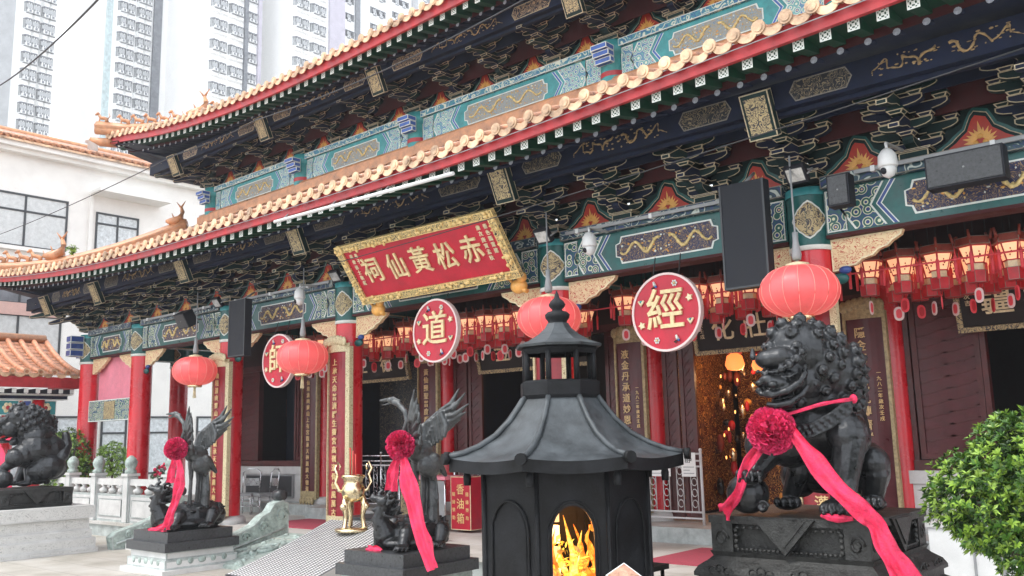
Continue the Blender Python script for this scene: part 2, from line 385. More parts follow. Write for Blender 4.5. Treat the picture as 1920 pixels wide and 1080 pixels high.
# ---- lintel painting made of thin stacked sheets
def lintel(x0, x1, y, z0, z1, light=False, lower=True):
    m = MB(); H = z1 - z0; W = x1 - x0; cx = (x0 + x1) / 2; cz = (z0 + z1) / 2
    teal, blue = ('teal_light', 'blue_bright') if light else ('teal', 'blue')  # paler palette paints skylight into the upper band
    flo, dra = ('floral_skylit', 'dragon_skylit') if light else ('floral_scroll', 'dragon_scroll')
    m.box(x0, x1, y, y + .28, z0, z1, teal)
    m.box(x0, x1, y - .01, y + .29, z0 - .045, z0 - .002, 'dark_red')
    def chev(a, b, tip, k, d):           # band of chevrons pointing outward
        for sg in (-1, 1):
            P = [(cx + sg * a, z0 + .02), (cx + sg * b, z0 + .02), (cx + sg * (b + tip), cz), (cx + sg * b, z1 - .02), (cx + sg * a, z1 - .02), (cx + sg * (a + tip), cz)]
            if sg < 0: P = P[::-1]
            m.prism(P, y - d, y, k)
    hw = W / 2
    c = hw * .50; t = H * .32
    # end boxes with scroll
    for sg in (-1, 1):
        xa = cx + sg * (hw - .02); xb = cx + sg * (hw - .30 * hw / 2)
        a, b = min(xa, xb), max(xa, xb)
        m.box(a, b, y - .004, y, z0 + .02, z1 - .02, flo, 'white_line', .02, faces='yxXzZ')
    chev(c * 1.02, c * 1.02 + .07, t, 'white_line', .004); chev(c * 1.02 + .015, c * 1.02 + .055, t, blue, .007)
    chev(c * 1.02 + .14, hw * .80, t * .9, 'white_line', .004); chev(c * 1.02 + .165, hw * .80 - .03, t * .9, flo, .008)
    # central cartouche
    def cart(f, k, d, sh=0):
        cc = c * .93 - sh; zh = H * .36 - sh
        P = [(cx - cc, cz - zh * .45), (cx - cc + .07, cz - zh * .55), (cx - cc + .10, cz - zh), (cx + cc - .10, cz - zh), (cx + cc - .07, cz - zh * .55), (cx + cc, cz - zh * .45),
             (cx + cc, cz + zh * .45), (cx + cc - .07, cz + zh * .55), (cx + cc - .10, cz + zh), (cx - cc + .10, cz + zh), (cx - cc + .07, cz + zh * .55), (cx - cc, cz + zh * .45)]
        m.prism(P, y - d, y, k)
    cart(1, 'white_line', .005); cart(1, dra, .009, .022)
    # two writhing dragons in gilt relief
    for sg in (-1, 1):
        path = []; rs = []
        for i in range(34):
            u = i / 33; px = cx + sg * (.08 + u * c * .74); pz = cz + math.sin(u * 11 + 1) * H * .17 * (1 - .3 * u)
            path.append((px, y - .012, pz)); rs.append(.027 * (1 - .5 * abs(u - .3)) + .005 * math.sin(i * 2))
        m.tube(path, rs, 'dragon_bright', 5)
        for i in range(30): u = R_.random(); m.ball((cx + sg * u * c * .82, y - .011, cz + R_.uniform(-.26, .26) * H), (R_.uniform(.01, .03), .004, R_.uniform(.008, .018)), R_.choice(['dragon_bright', 'flame_gold', 'white_line']), 5, 4)
    return m.build('lintel', hall)
for i in range(7):
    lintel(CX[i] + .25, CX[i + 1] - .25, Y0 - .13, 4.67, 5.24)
    m = MB(); m.box(CX[i] + .25, CX[i + 1] - .25, Y0 - .22, Y0 + .2, 5.245, 5.40, 'cloud_dark', 'dark_gold_line', .012); m.build('plate_board', hall)
for yy in (Y0 + .2,):
    m = MB(); m.box(CX[0] - .13, CX[0] + .13, Y0 + .25, Y1 + 3.5, 4.67, 5.24, 'teal', 'white_line', .02); m.build('lintel', hall)
# crossed beam heads at the corner column
m = MB()
for k in range(3): m.box(CX[0] - .62, CX[0] - .27, Y0 - .14, Y0 + .14, 4.70 + k * .19, 4.87 + k * .19, 'blue', 'white_line', .015)
m.build('beam_head', hall); m = MB()
for k in range(3): m.box(CX[0] - .14, CX[0] + .14, Y0 - .62, Y0 - .27, 4.70 + k * .19, 4.87 + k * .19, 'blue', 'white_line', .015)
m.build('beam_head', hall)
# lower panel, cloth and second beam of the corner bay
m = MB(); m.box(CX[0] + .25, CX[1] - .25, Y0 - .1, Y0 + .1, 2.95, 3.50, 'floral_scroll', 'white_line', .02); m.box(CX[0] + 1.15, CX[0] + 1.75, Y0 - .11, Y0 - .1, 3.0, 3.45, 'gold_square'); m.build('corner_panel', hall)
# ---- carved bracket wings below the lintels
def wing(x, sg):
    P = [(0, 4.62), (.95, 4.62), (.92, 4.56), (.80, 4.50), (.74, 4.45), (.62, 4.42), (.55, 4.36), (.40, 4.33), (.32, 4.27), (.18, 4.26), (.1, 4.22), (0, 4.22)]
    P = [(x + sg * (.26 + a * .92), b) for a, b in P]
    if sg > 0: P = P[::-1]
    m = MB(); m.prism(P, Y0 - .05, Y0 + .03, 'wing_scroll', 'cream_gold', .02); return m.build('bracket_wing', hall)
for i in range(8):
    if i > 0: wing(CX[i], -1)
    if i < 7: wing(CX[i], 1)
    if 0 < i < 7:
        m = MB(); m.ball((CX[i] + .34, Y0 - .05, 4.12), (.12, .05, .07), 'teal'); m.ball((CX[i] + .42, Y0 - .06, 4.22), (.08, .05, .05), 'blue'); m.build('wing_boss', hall)
# ---- bracket sets (dougong)
def arm(m, L, h, z, y, k, t=.10, ln='gold_line', w=.012):
    P = [(-L, z + h), (-L, z + h * .55), (-L + .02, z + h * .36), (-L + .07, z + h * .14), (-L + .15, z), (L - .15, z), (L - .07, z + h * .14), (L - .02, z + h * .36), (L, z + h * .55), (L, z + h)]
    m.prism(P, y - t / 2, y + t / 2, k, ln, w, backline=False)
def dou(m, x, y, z, s=.15, h=.085, k='bracket_green', ln='gold_line', w=.012):
    a = s / 2; b = s * .32
    q = [Vector((x - b, y - b, z)), Vector((x + b, y - b, z)), Vector((x + b, y + b, z)), Vector((x - b, y + b, z))]
    p = [Vector((x - a, y - a, z + h * .6)), Vector((x + a, y - a, z + h * .6)), Vector((x + a, y + a, z + h * .6)), Vector((x - a, y + a, z + h * .6))]
    u = [v + Vector((0, 0, h * .4)) for v in p]
    m.face(q[::-1], k)
    for i in (0, 1, 3): j = (i + 1) % 4; m.oface([q[i], q[j], p[j], p[i]], k, ln, w); m.face([p[i], p[j], u[j], u[i]], k)
    m.face(u, k)
def outarm(m, y1, z, h, k, t=.10, beak=.0, ln='gold_line', w=.012):
    T0 = m.T
    m.T = (T0 or Matrix.Identity(4)) @ Matrix.Rotation(math.radians(90), 4, 'Z')
    if beak: P = [(.1, z + h), (.1, z), (-y1 + .14, z), (-y1 - beak * .3, z - h * .55), (-y1 - beak, z - h * .75), (-y1 - beak, z - h * .2), (-y1 + .05, z + h)]
    else: P = [(.1, z + h), (.1, z), (-y1 + .12, z), (-y1 + .03, z + h * .3), (-y1, z + h * .6), (-y1, z + h)]
    m.prism(P, -t / 2, t / 2, k, ln, w, side=k)
    m.T = T0
    if beak: ye = y1 + beak; m.oface([(-t / 2, -ye - .002, z - h * .75), (t / 2, -ye - .002, z - h * .75), (t / 2, -ye - .002, z - h * .2), (-t / 2, -ye - .002, z - h * .2)] if 0 else [(-t / 2, -ye - .003, z - h * .75), (t / 2, -ye - .003, z - h * .75), (t / 2, -ye - .003, z - h * .2), (-t / 2, -ye - .003, z - h * .2)], k, ln, w)
    if beak: m.face([(-t / 2 - .001, -y1 + .1, z - .004), (t / 2 + .001, -y1 + .1, z - .004), (t / 2 + .001, -y1 - beak, z - h * .755), (-t / 2 - .001, -y1 - beak, z - h * .755)], 'beak_lilac')
K('beak_lilac', (.16, .13, .19), .5, var=.2)
def bracket_set(A, B, col=False, ln='gold_line'):
    m = MB(); s = .40 if col else .30; S = .31
    m.box(-s / 2, s / 2, -s / 2, .1, 0, .10, 'bracket_green' if A == 'bracket_green' else B, ln, .013)
    m.box(-s / 2 - .03, s / 2 + .03, -s / 2 - .03, .1, .10, .13, A, ln, .010)
    H = .12; Z = (.14, .33, .52)
    lat = {0: [(0, .28)], 1: [(0, .44), (1, .27)], 2: [(1, .43), (2, .27)], 3: [(2, .42), (3, .32)]}
    for t, z in enumerate((.14, .34, .54, .70)):
        A_, B_ = (A, B) if t % 2 == 0 else (B, A)
        if t < 3: outarm(m, S * (t + 1), z, H, B_, beak=(0, .16, .20)[t] * (1.2 if col else 1), t=.15 if col else .11, ln=ln)
        for q, L in lat[t]:
            hh = H if t < 3 else .10; arm(m, L, hh, z, -S * q, A_, ln=ln)
            for sg in (-1, 1): dou(m, sg * (L - .07), -S * q, z + hh, .15, .085 if t < 3 else .07, B_, ln)
        if t < 3: dou(m, 0, -S * (t + 1), z + H, .17, .08, A_, ln)
    return m
BS = {}
for nm, A, B, col in (('g', 'bracket_green', 'bracket_blue', False), ('b', 'bracket_blue', 'bracket_green', False), ('c', 'bracket_blue', 'bracket_green', True)):
    BS[nm] = bracket_set(A, B, col, 'gold_line').mesh('bracket_set')
def pos_sets(cols, corner2=2):
    out = []
    for i in range(len(cols) - 1):
        a, b = cols[i], cols[i + 1]; n = 4 if b - a > 4.6 else (3 if b - a > 3.4 else 2)
        for k in range(n): out.append((a + (b - a) * k / n, k == 0, n))
    out.append((cols[-1], True, 2)); return out
lowsets = pos_sets(CX); upsets = pos_sets(CX[1:7])
for tier, (sets, y, z) in enumerate(((lowsets, Y0, 5.40), (upsets, Y2, 9.24))):
    for j, (x, c, n) in enumerate(sets):
        use('bracket_set', BS['c' if c else ('g' if j % 2 else 'b')], hall, Vector((x, y - .02, z)) - hall.location, 0, (1.12, 1, .88 if tier == 0 else .76))
# side brackets at the left corners, seen end-on, plus diagonal ones
for (x, y, z) in ((CX[0], Y0, 5.40), (CX[1], Y2, 9.24)):
    for dy, rot in ((0, -45), (0, -90), (1.3, -90), (2.6, -90)):
        use('bracket_set', BS['c' if rot == -45 else 'g'], hall, Vector((x, y + dy, z)) - hall.location, math.radians(rot), (1, 1.42 if rot == -45 else 1, .88 if z < 8 else .76))
# ---- flame panels between the brackets
def flame_panel(W, H):
    m = MB()
    def bell(w, h, z0):
        P = [(-w / 2, z0)]
        for t, zz in ((1.0, .08), (.92, .18), (.70, .30), (.56, .42), (.36, .56), (.28, .74), (.20, .90), (.10, 1.0)): P.append((-w / 2 * t, z0 + h * zz))
        P += [(-a, b) for a, b in P[:-1][::-1]]
        return P[::-1]
    m.box(-W / 2, W / 2, 0, .03, 0, H + .12, 'bracket_green')
    m.prism(bell(W * .78, H * 1.10, 0), -.004, 0, 'teal'); m.prism(bell(W * .68, H * 1.01, 0), -.008, 0, 'gold_line')
    m.prism(bell(W * .65, H * .98, 0), -.011, 0, 'bracket_green'); m.prism(bell(W * .56, H * .88, 0), -.015, 0, 'flame_red')
    cz = H * .16
    for i in range(11):
        a = math.radians(8 + i * 16.4); l = .125 + .06 * (i == 5) + .02 * (i % 2); d = Vector((math.cos(a), 0, math.sin(a))); n = Vector((-d.z, 0, d.x))
        b = Vector((0, -.019, cz)) + d * .055
        m.face([b - n * .019, b + d * l * .45 - n * .022, b + d * l + n * .012, b + d * l * .5 + n * .020, b + n * .019], 'flame_gold')
    for dx, dz in ((-.05, 0), (.05, 0), (0, .075)):
        m.lathe([(.040, 0), (.040, .006)], 'flame_gold', 12, (0, 0, 0)) if 0 else m.ball((dx, -.016, cz + dz), (.032, .012, .032), 'flame_gold', 10, 6)
    return m.mesh('flame_panel')
FP = {}
for tier, (sets, y, z) in enumerate(((lowsets, Y0, 5.40), (upsets, Y2, 9.22))):
    for (a, _, _), (b, _, _) in zip(sets, sets[1:]):
        W = b - a; key = round(W, 2)
        if key not in FP: FP[key] = flame_panel(W - .06, .46)
        use('flame_panel', FP[key], hall, Vector(((a + b) / 2, y + .02, z)) - hall.location)
for (x, y, z) in ((CX[0], Y0, 5.40), (CX[1], Y2, 9.22)):
    for k in range(2): use('flame_panel', flame_panel(1.24, .46), hall, Vector((x + .02, y + .65 + 1.3 * k, z)) - hall.location, math.radians(-90))
# boards between bracket arms, dark soffit behind the purlin, and painted purlins
def ring_board(x0, x1, y, z0, z1, t, k, name, side_y1, line=None):
    m = MB(); m.box(x0, x1, y, y + t, z0, z1, k, line, .014); m.box(x0, x0 + t, y + t, side_y1, z0, z1, k, line, .014); return m.build(name, hall)
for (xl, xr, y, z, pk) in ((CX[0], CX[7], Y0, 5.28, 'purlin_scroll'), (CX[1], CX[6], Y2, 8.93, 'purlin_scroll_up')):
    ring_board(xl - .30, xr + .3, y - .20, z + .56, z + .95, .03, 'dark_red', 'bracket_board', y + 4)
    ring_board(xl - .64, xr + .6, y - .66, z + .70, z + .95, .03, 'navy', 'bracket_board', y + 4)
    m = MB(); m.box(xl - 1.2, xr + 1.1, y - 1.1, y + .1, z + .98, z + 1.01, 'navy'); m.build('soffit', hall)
    m = MB(); m.box(xl - 1.2, xl, y + .1, y + 4, z + .98, z + 1.01, 'navy'); m.build('soffit', hall)
    py = y - 1.14
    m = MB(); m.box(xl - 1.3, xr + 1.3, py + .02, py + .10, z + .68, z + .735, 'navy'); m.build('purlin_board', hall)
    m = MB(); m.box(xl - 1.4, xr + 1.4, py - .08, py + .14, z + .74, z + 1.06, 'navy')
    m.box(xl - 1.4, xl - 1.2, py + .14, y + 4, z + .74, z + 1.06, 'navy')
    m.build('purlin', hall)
    cols = CX if y == Y0 else CX[1:7]
    for a, b in zip(cols, cols[1:]):
        w = b - a; m = MB(); q = py - .08
        for (f0, f1) in ((.09, .27), (.32, .68), (.73, .91)):
            xa, xb = a + w * f0, a + w * f1; z0, z1 = z + .78, z + 1.03; zc = (z0 + z1) / 2
            P = [(xa, zc), (xa + .07, z0), (xb - .07, z0), (xb, zc), (xb - .07, z1), (xa + .07, z1)]
            if f1 - f0 < .3: m.prism(P, q - .006, q, pk, 'dark_gold_line' if y == Y0 else 'gold_line', .014)
            else:
                for sg in (-1, 1):
                    path = []; rs = []; L_ = (xb - xa) / 2 - .06
                    for i in range(46):
                        u = i / 45; path.append(((xa + xb) / 2 + sg * (.07 + u * L_) + .03 * math.sin(u * 26), q - .008, zc + math.sin(u * 17 + .6) * .062 + .02 * math.cos(u * 40))); rs.append(.016 * (1.1 - .75 * u) + .004 * math.sin(i * 2.1))
                    m.tube(path, rs, 'dragon_gilt', 4)
                    for i in range(26): u = R_.random(); m.ball(((xa + xb) / 2 + sg * u * L_, q - .004, zc + R_.uniform(-.10, .10)), (R_.uniform(.008, .03), .004, R_.uniform(.006, .014)), 'dragon_gilt', 5, 4)
        m.build('purlin_painting', hall)
    for x in cols:
        m = MB(); m.T = Matrix.Translation((x, py - .10, z + .73)) @ Matrix.Rotation(.42, 4, 'X'); m.box(-.18, .18, -.06, .06, -.29, .27, 'bracket_green', 'gold_line', .014); m.box(-.135, .135, -.066, -.06, -.22, .21, 'gold_square', faces='yxXzZ'); m.build('beam_board', hall)
# ---- upper band
for i in range(1, 6):
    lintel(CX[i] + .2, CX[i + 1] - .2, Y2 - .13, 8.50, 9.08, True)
    m = MB(); n = 26; P = []
    x0, x1 = CX[i] + .2, CX[i + 1] - .2
    m.box(x0, x1, Y2 - .19, Y2 + .1, 9.085, 9.22, 'cloud_skylit', 'white_line', .014); m.build('plate_board', hall)
m = MB(); m.box(CX[1] - .4, CX[6] + .4, Y2 - .32, Y2 - .08, 8.1, 8.44, 'ridge_orange'); m.tube([(CX[1] - .4, Y2 - .2, 8.47), (CX[6] + .4, Y2 - .2, 8.47)], .07, 'ridge_orange', 8); m.build('wall_ridge', hall)
for i in range(1, 7):
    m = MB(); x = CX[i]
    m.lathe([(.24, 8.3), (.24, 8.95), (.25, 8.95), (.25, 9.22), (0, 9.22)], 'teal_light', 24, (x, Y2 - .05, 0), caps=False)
    m.lathe([(.245, 8.55), (.245, 8.64)], 'fascia_red', 24, (x, Y2 - .05, 0), caps=False)
    m.build('upper_column', hall)
    m = MB()
    for k in range(3): m.box(x - .17, x + .17, Y2 - .52 + .06 * k, Y2 - .28, 8.98 - .11 * k, 9.08 - .11 * k, 'blue_bright', 'white_line', .014)
    m.build('beam_head', hall)
m = MB(); m.box(CX[1] - .14, CX[1] + .14, Y2 + .1, Y2 + 5, 8.3, 9.2, 'floral_skylit', 'white_line', .02); m.build('lintel', hall)
# ---- eaves
liftL = [(-26.9, .78), (-25.7, .55), (-24, .40), (-22.5, .26), (-20, .10), (-17, .02), (-13, 0), (-9, .02), (-7.6, .07), (-5.6, .17), (-3.9, .26), (-2.8, .31), (0, .50), (4.8, .95)]
liftU = [(-24.1, .78), (-23, .58), (-21.8, .40), (-20.6, .24), (-18.5, .08), (-16.5, .01), (-14.5, .02), (-12.8, .06), (-11, .12), (-8, .2), (-4, .35), (2, .8)]
def lift(x, tab): return sum(interp(x + d, tab) for d in (-.9, -.45, 0, .45, .9)) / 5
SP = .295
def eave(xl, xr, ye, yw, ze, zw, tab, ysd, tagname):
    """front eave at ye (drip line z = ze) up to the wall at yw; the left side wraps round to ysd"""
    RX = lambda x: lift(x, tab)
    xs = []; x = xl
    while x < xr + .01: xs.append(x); x += SP
    ov = yw - ye
    # tiled slope, front
    roof = MB(); NS = 8
    prof = [(t, .50 * t + .50 * t ** 1.6) for t in [i / NS for i in range(NS + 1)]]
    prof = [(t, (.80 * t + .20 * t * t)) for t in [i / NS for i in range(NS + 1)]]
    ZE = ze + .16
    def P(x, t, h=0):
        xc = max(x, xl + ov * t)             # hip line
        l = RX(x) * (1 - t) ** 2.2
        f = interp(t, prof)
        return Vector((xc if x < xl + ov * t else x, ye + ov * t, ZE + (zw - ZE) * f + l + h))
    for a, b in zip(xs, xs[1:]):
        for i in range(NS):
            t0, t1 = prof[i][0], prof[i + 1][0]
            if b < xl + ov * t0 - .01: continue
            roof.face([P(a, t0), P(b, t0), P(b, t1), P(a, t1)], 'tile_orange', True)
    # roll tiles along the slope
    for a in xs[1:]:
        tmax = min(1, max(.05, (a - xl) / ov)); n = 7
        path = [P(a, tmax * i / n, .035) for i in range(n + 1)]
        roof.tube(path, .062, 'tile_orange', 8)
    # left side slope
    def Q(y, t, h=0):
        l = lift(xl + (y - ye), tab) * (1 - t) ** 2.2; yc = max(y, ye + ov * t)
        return Vector((xl + ov * t, yc, ZE + (zw - ZE) * interp(t, prof) + l + h))
    ys = []; y = ye
    while y < ysd: ys.append(y); y += SP
    for a, b in zip(ys, ys[1:]):
        for i in range(NS):
            t0, t1 = prof[i][0], prof[i + 1][0]
            roof.face([Q(b, t0), Q(a, t0), Q(a, t1), Q(b, t1)], 'tile_orange', True)
    for a in ys[1:]:
        tmax = min(1, max(.05, (a - ye) / ov)); roof.tube([Q(a, tmax * i / 6, .035) for i in range(7)], .062, 'tile_orange', 6)
    roof.build('tiled_roof', hall)
    # drip edge: round caps and hanging crescents
    dr = MB()
    def edge(o, u, nrm):                     # o on the eave line, u along it, nrm outward
        up = Vector((0, 0, 1))
        def disc(c, r, k, th, sx=1, half=False):
            n = 14; ring = []
            for i in range(n):
                a = 2 * math.pi * i / n; ring.append(c + u * math.cos(a) * r * sx + up * math.sin(a) * r)
            f = [p + nrm * th for p in ring]
            dr.face(f, k)
            for i in range(n): dr.face([ring[i], ring[(i + 1) % n], f[(i + 1) % n], f[i]], k)
        disc(o + up * .05 + nrm * .02, .082, 'tile_cap', .02)
        disc(o + up * .045 + nrm * .042, .050, 'tile_cap', .008)
        c = o + u * (SP / 2) + nrm * .008; pts = []
        for i in range(9):
            a = math.pi + math.pi * i / 8; pts.append(c + u * math.cos(a) * .118 + up * (math.sin(a) * .085 - .0))
        pts += [c + u * .108 + up * .035, c + up * .005, c - u * .108 + up * .035]
        f = [p + nrm * .018 for p in pts]; dr.face(f, 'tile_cap')
        for i in range(len(pts)): j = (i + 1) % len(pts); dr.face([pts[i], pts[j], f[j], f[i]], 'tile_cap')
    for a in xs: edge(P(a, 0) + Vector((R_.uniform(-.010, .010), R_.uniform(-.012, .006), R_.uniform(-.008, .008))), Vector((1, 0, 0)), Vector((0, -1, 0)))
    for a in ys[1:]: edge(Q(a, 0), Vector((0, -1, 0)), Vector((-1, 0, 0)))
    dr.build('eave_tiles', hall)
    # red fascia
    fa = MB()
    def strip(m, f0, f1, k, ts):
        for a, b in zip(ts, ts[1:]): m.face([f0(a), f0(b), f1(b), f1(a)], k, False)
    F = lambda x, dy, dz: Vector((x, ye + dy, ze + RX(x) + dz))
    G = lambda y, dx, dz: Vector((xl + dx, y, ze + lift(xl + y - ye, tab) + dz))
    for (d0, z0, d1, z1) in ((.04, -.04, .04, .15), (.04, .15, .16, .15), (.10, -.04, .04, -.04), (.10, .0, .10, -.04)):
        strip(fa, lambda x: F(x, d0, z0), lambda x: F(x, d1, z1), 'fascia_red', xs); strip(fa, lambda y: G(y, d0, z0), lambda y: G(y, d1, z1), 'fascia_red', ys)
    fa.build('fascia', hall)
    # soffit boards between fascia and purlin
    so = MB()
    ts = xs
    S1 = lambda x, dy, dz, kf: Vector((x, ye + dy, ze + RX(x) * kf + dz))
    S2 = lambda y, dx, dz, kf: Vector((xl + dx, y, ze + lift(xl + y - ye, tab) * kf + dz))
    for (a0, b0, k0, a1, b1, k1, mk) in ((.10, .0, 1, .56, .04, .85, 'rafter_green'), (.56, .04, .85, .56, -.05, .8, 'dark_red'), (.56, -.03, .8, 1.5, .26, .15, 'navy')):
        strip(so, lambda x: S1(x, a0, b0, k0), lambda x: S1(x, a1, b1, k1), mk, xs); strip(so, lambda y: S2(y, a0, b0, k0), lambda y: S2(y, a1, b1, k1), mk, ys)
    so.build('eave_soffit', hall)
    # corner hip rafter with its ceramic head, hip ridge with figures
    return P, Q, F, G
PL, QL, FL, GL = eave(-26.9, 4.9, 8.70, 12.62, 6.14, 8.22, liftL, 19.0, 'low')
PU, QU, FU, GU = eave(-24.0, 3.0, 10.75, 14.9, 9.89, 12.4, liftU, 19.0, 'up')
# square flying rafters and round rafters: the hundred nearest of each are parts, the rest one part
def sq_end(m, c, u, nrm, s=.062):
    up = Vector((0, 0, 1)); n = nrm
    def sheet(a0, a1, b0, b1, d, k): m.face([c + u * a0 + up * b0 + n * d, c + u * a1 + up * b0 + n * d, c + u * a1 + up * b1 + n * d, c + u * a0 + up * b1 + n * d], k)
    L_ = -n * .42 + up * .08
    q = [c + u * a + up * b for a, b in ((-s, -s), (s, -s), (s, s), (-s, s))]
    for i in range(4):
        j = (i + 1) % 4; m.face([q[i], q[i] + L_, q[j] + L_, q[j]], 'rafter_green')
    m.face(q, 'white_line')
    g = s * .80; t = s * .13
    for v in (-.42, .42):
        sheet(v * s - t, v * s + t, -g, g, .0025, 'rafter_green'); sheet(-g, g, v * s - t, v * s + t, .0028, 'rafter_green')
    for sx in (-1, 1):
        for sz in (-1, 1): sheet(sx * s * .42 - t * 1.5, sx * s * .42 + t * 1.5, sz * s * .42 - t * 1.5, sz * s * .42 + t * 1.5, .003, 'white_line')
def rd_end(m, c, u, nrm, r=.040):
    up = Vector((0, 0, 1)); L_ = -nrm * .7 + up * .24; n = 10
    ring = [c + u * math.cos(2 * math.pi * i / n) * r + up * math.sin(2 * math.pi * i / n) * r for i in range(n)]
    for i in range(n): j = (i + 1) % n; m.face([ring[i], ring[i] + L_, ring[j] + L_, ring[j]], 'bracket_blue', True)
    m.face(ring, 'rafter_end')
K('rafter_end', (.34, .36, .42), .4, var=.3, scale=30)
sqs, rds = [], []
for (F, G, xl, xr, ye, ysd, zo, dz) in ((FL, GL, -26.9, 4.9, 8.70, 16, 0, 0), (FU, GU, -24.0, 3.0, 10.75, 17, 0, 0)):
    x = xl + .35
    while x < xr:
        c = F(x, .14, -.072); sqs.append((c, Vector((1, 0, 0)), Vector((0, -1, 0))))
        if x > xl + .8:
            c = F(x, .54, -.06); c.z -= lift(x, liftL if ye < 10 else liftU) * .2; rds.append((c, Vector((1, 0, 0)), Vector((0, -1, 0))))
        x += SP
    y = ye + .35
    while y < ysd:
        sqs.append((G(y, .14, -.072), Vector((0, -1, 0)), Vector((-1, 0, 0)))); y += SP
for lst, fn, nm in ((sqs, sq_end, 'square_rafter'), (rds, rd_end, 'round_rafter')):
    def infr(c):
        d = RM.transposed() @ (c - CAM); px = 960 + FPX * d.x / -d.z if d.z < 0 else 9e9
        return -20 < px < 1940
    vis = sorted([q for q in lst if infr(q[0])], key=lambda q: (q[0] - CAM).length)[:98]; ids = set(id(q) for q in vis)
    for q in vis:
        m = MB(); fn(m, *q); m.build(nm, hall, org=q[0])
    m = MB()
    for q in lst:
        if id(q) not in ids: fn(m, *q)
    tag(m.build(nm, hall), kind='stuff')
# ---- hip ridges with ceramic figures
def hip(P, xl, ov, zadd, name):
    m = MB(); path = [P(xl + ov * t + 1e-4, t, .12) for t in [i / 12 for i in range(13)]]
    path[0] += Vector((-.25, -.25, .10))
    m.tube(path, .13, 'ridge_orange', 10); m.tube([p + Vector((0, 0, .17)) for p in path], .075, 'ridge_orange', 8)
    m.tube([p + Vector((0, 0, .10)) for p in path], .16, 'ridge_orange', 4)
    m.build('hip_ridge', hall)
    return path
hL = hip(PL, -26.9, 3.92, 0, 'l'); hU = hip(PU, -24.0, 4.15, 0, 'u')
def beast(p, s, d):
    m = MB(); x, y, z = p; D = Vector(d).normalized()
    f = lambda a, h: Vector(p) + D * a * s + Vector((0, 0, h * s))
    m.tube([f(-.5, 0), f(-.45, .35), f(-.1, .5), f(.2, .55), f(.42, .95)], [.16 * s, .2 * s, .2 * s, .19 * s, .13 * s], 'ridge_orange', 8)
    m.ball(f(.52, 1.05), .19 * s, 'ridge_orange', 8, 6); m.ball(f(.72, .98), .11 * s, 'ridge_orange', 8, 5)
    m.tube([f(.3, .5), f(.38, 0)], .08 * s, 'ridge_orange'); m.tube([f(-.35, .3), f(-.3, 0)], .1 * s, 'ridge_orange')
    m.tube([f(-.5, .3), f(-.75, .65), f(-.62, 1.0)], [.07 * s, .06 * s, .03 * s], 'ridge_orange')
    m.build('ridge_figure', hall)
def fish(p, s, d):
    m = MB(); D = Vector(d).normalized(); f = lambda a, h: Vector(p) + D * a * s + Vector((0, 0, h * s))
    m.tube([f(.62, .22), f(.35, .18), f(0, .2), f(-.35, .38), f(-.45, .8), f(-.35, 1.15)], [.10 * s, .24 * s, .30 * s, .26 * s, .15 * s, .08 * s], 'ridge_orange', 10)
    m.tube([f(-.35, 1.1), f(-.62, 1.55)], [.08 * s, .02 * s], 'ridge_orange'); m.tube([f(-.35, 1.1), f(-.05, 1.5)], [.08 * s, .02 * s], 'ridge_orange')
    m.tube([f(.1, .4), f(.25, .75)], [.07 * s, .02 * s], 'ridge_orange')
    m.build('ridge_figure', hall)
dl = (hL[0] - hL[6]); du = (hU[0] - hU[6])
for i, k in ((0.4, 0), (1.1, 0), (1.8, 0), (2.5, 0), (3.2, 0), (4.3, 1), (11.3, 2)):
    a = hL[int(i)].lerp(hL[min(12, int(i) + 1)], i % 1) + Vector((0, 0, .22))
    (fish if k else beast)(a, .50 if k == 1 else (.42 if k else .30), dl)
for i, k in ((0.2, 0), (.9, 0), (1.6, 0), (2.3, 0), (3.0, 0), (3.7, 0), (4.9, 1), (6, 0)):
    a = hU[int(i)].lerp(hU[int(i) + 1], i % 1) + Vector((0, 0, .22)); (fish if k else beast)(a, .50 if k else .26, du)
# corner beam heads
for (xl, ye, F, z) in ((-26.9, 8.70, FL, 6.14), (-24.0, 10.75, FU, 9.89)):
    m = MB(); a = F(xl, .1, -.06); b = a + Vector((2.2, 2.2, -.75)); dd = (b - a).normalized(); n = Vector((1, -1, 0)).normalized() * .1
    m.face([a - n, a + n, b + n, b - n], 'navy'); m.face([a + n, a + n + Vector((0, 0, .22)), b + n + Vector((0, 0, .3)), b + n], 'bracket_blue'); m.face([a - n, a - n + Vector((0, 0, .22)), b - n + Vector((0, 0, .3)), b - n][::-1], 'bracket_blue')
    m.tube([a + Vector((.1, .1, .08)), a + Vector((-.22, -.22, .10)), a + Vector((-.42, -.42, .2))], [.14, .12, .05], 'ridge_orange', 10)
    m.build('corner_beam', hall)
# ---- unseen core volume added to block light leaks, ceiling of the gallery
m = MB(); m.box(CX[1], CX[6], Y2 + .16, Y2 + 4, 8.0, 10.6, 'interior'); m.build('light_block', hall)
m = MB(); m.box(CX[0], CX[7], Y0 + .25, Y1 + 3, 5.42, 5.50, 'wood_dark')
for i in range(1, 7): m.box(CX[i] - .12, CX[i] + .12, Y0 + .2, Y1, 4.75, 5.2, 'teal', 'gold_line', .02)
m.build('gallery_ceiling', hall)
K('frame_gold', (.40, .32, .17), .45, var=.3, scale=20)
K('lettering_gold', (.70, .50, .24), .4, var=.15, scale=15)
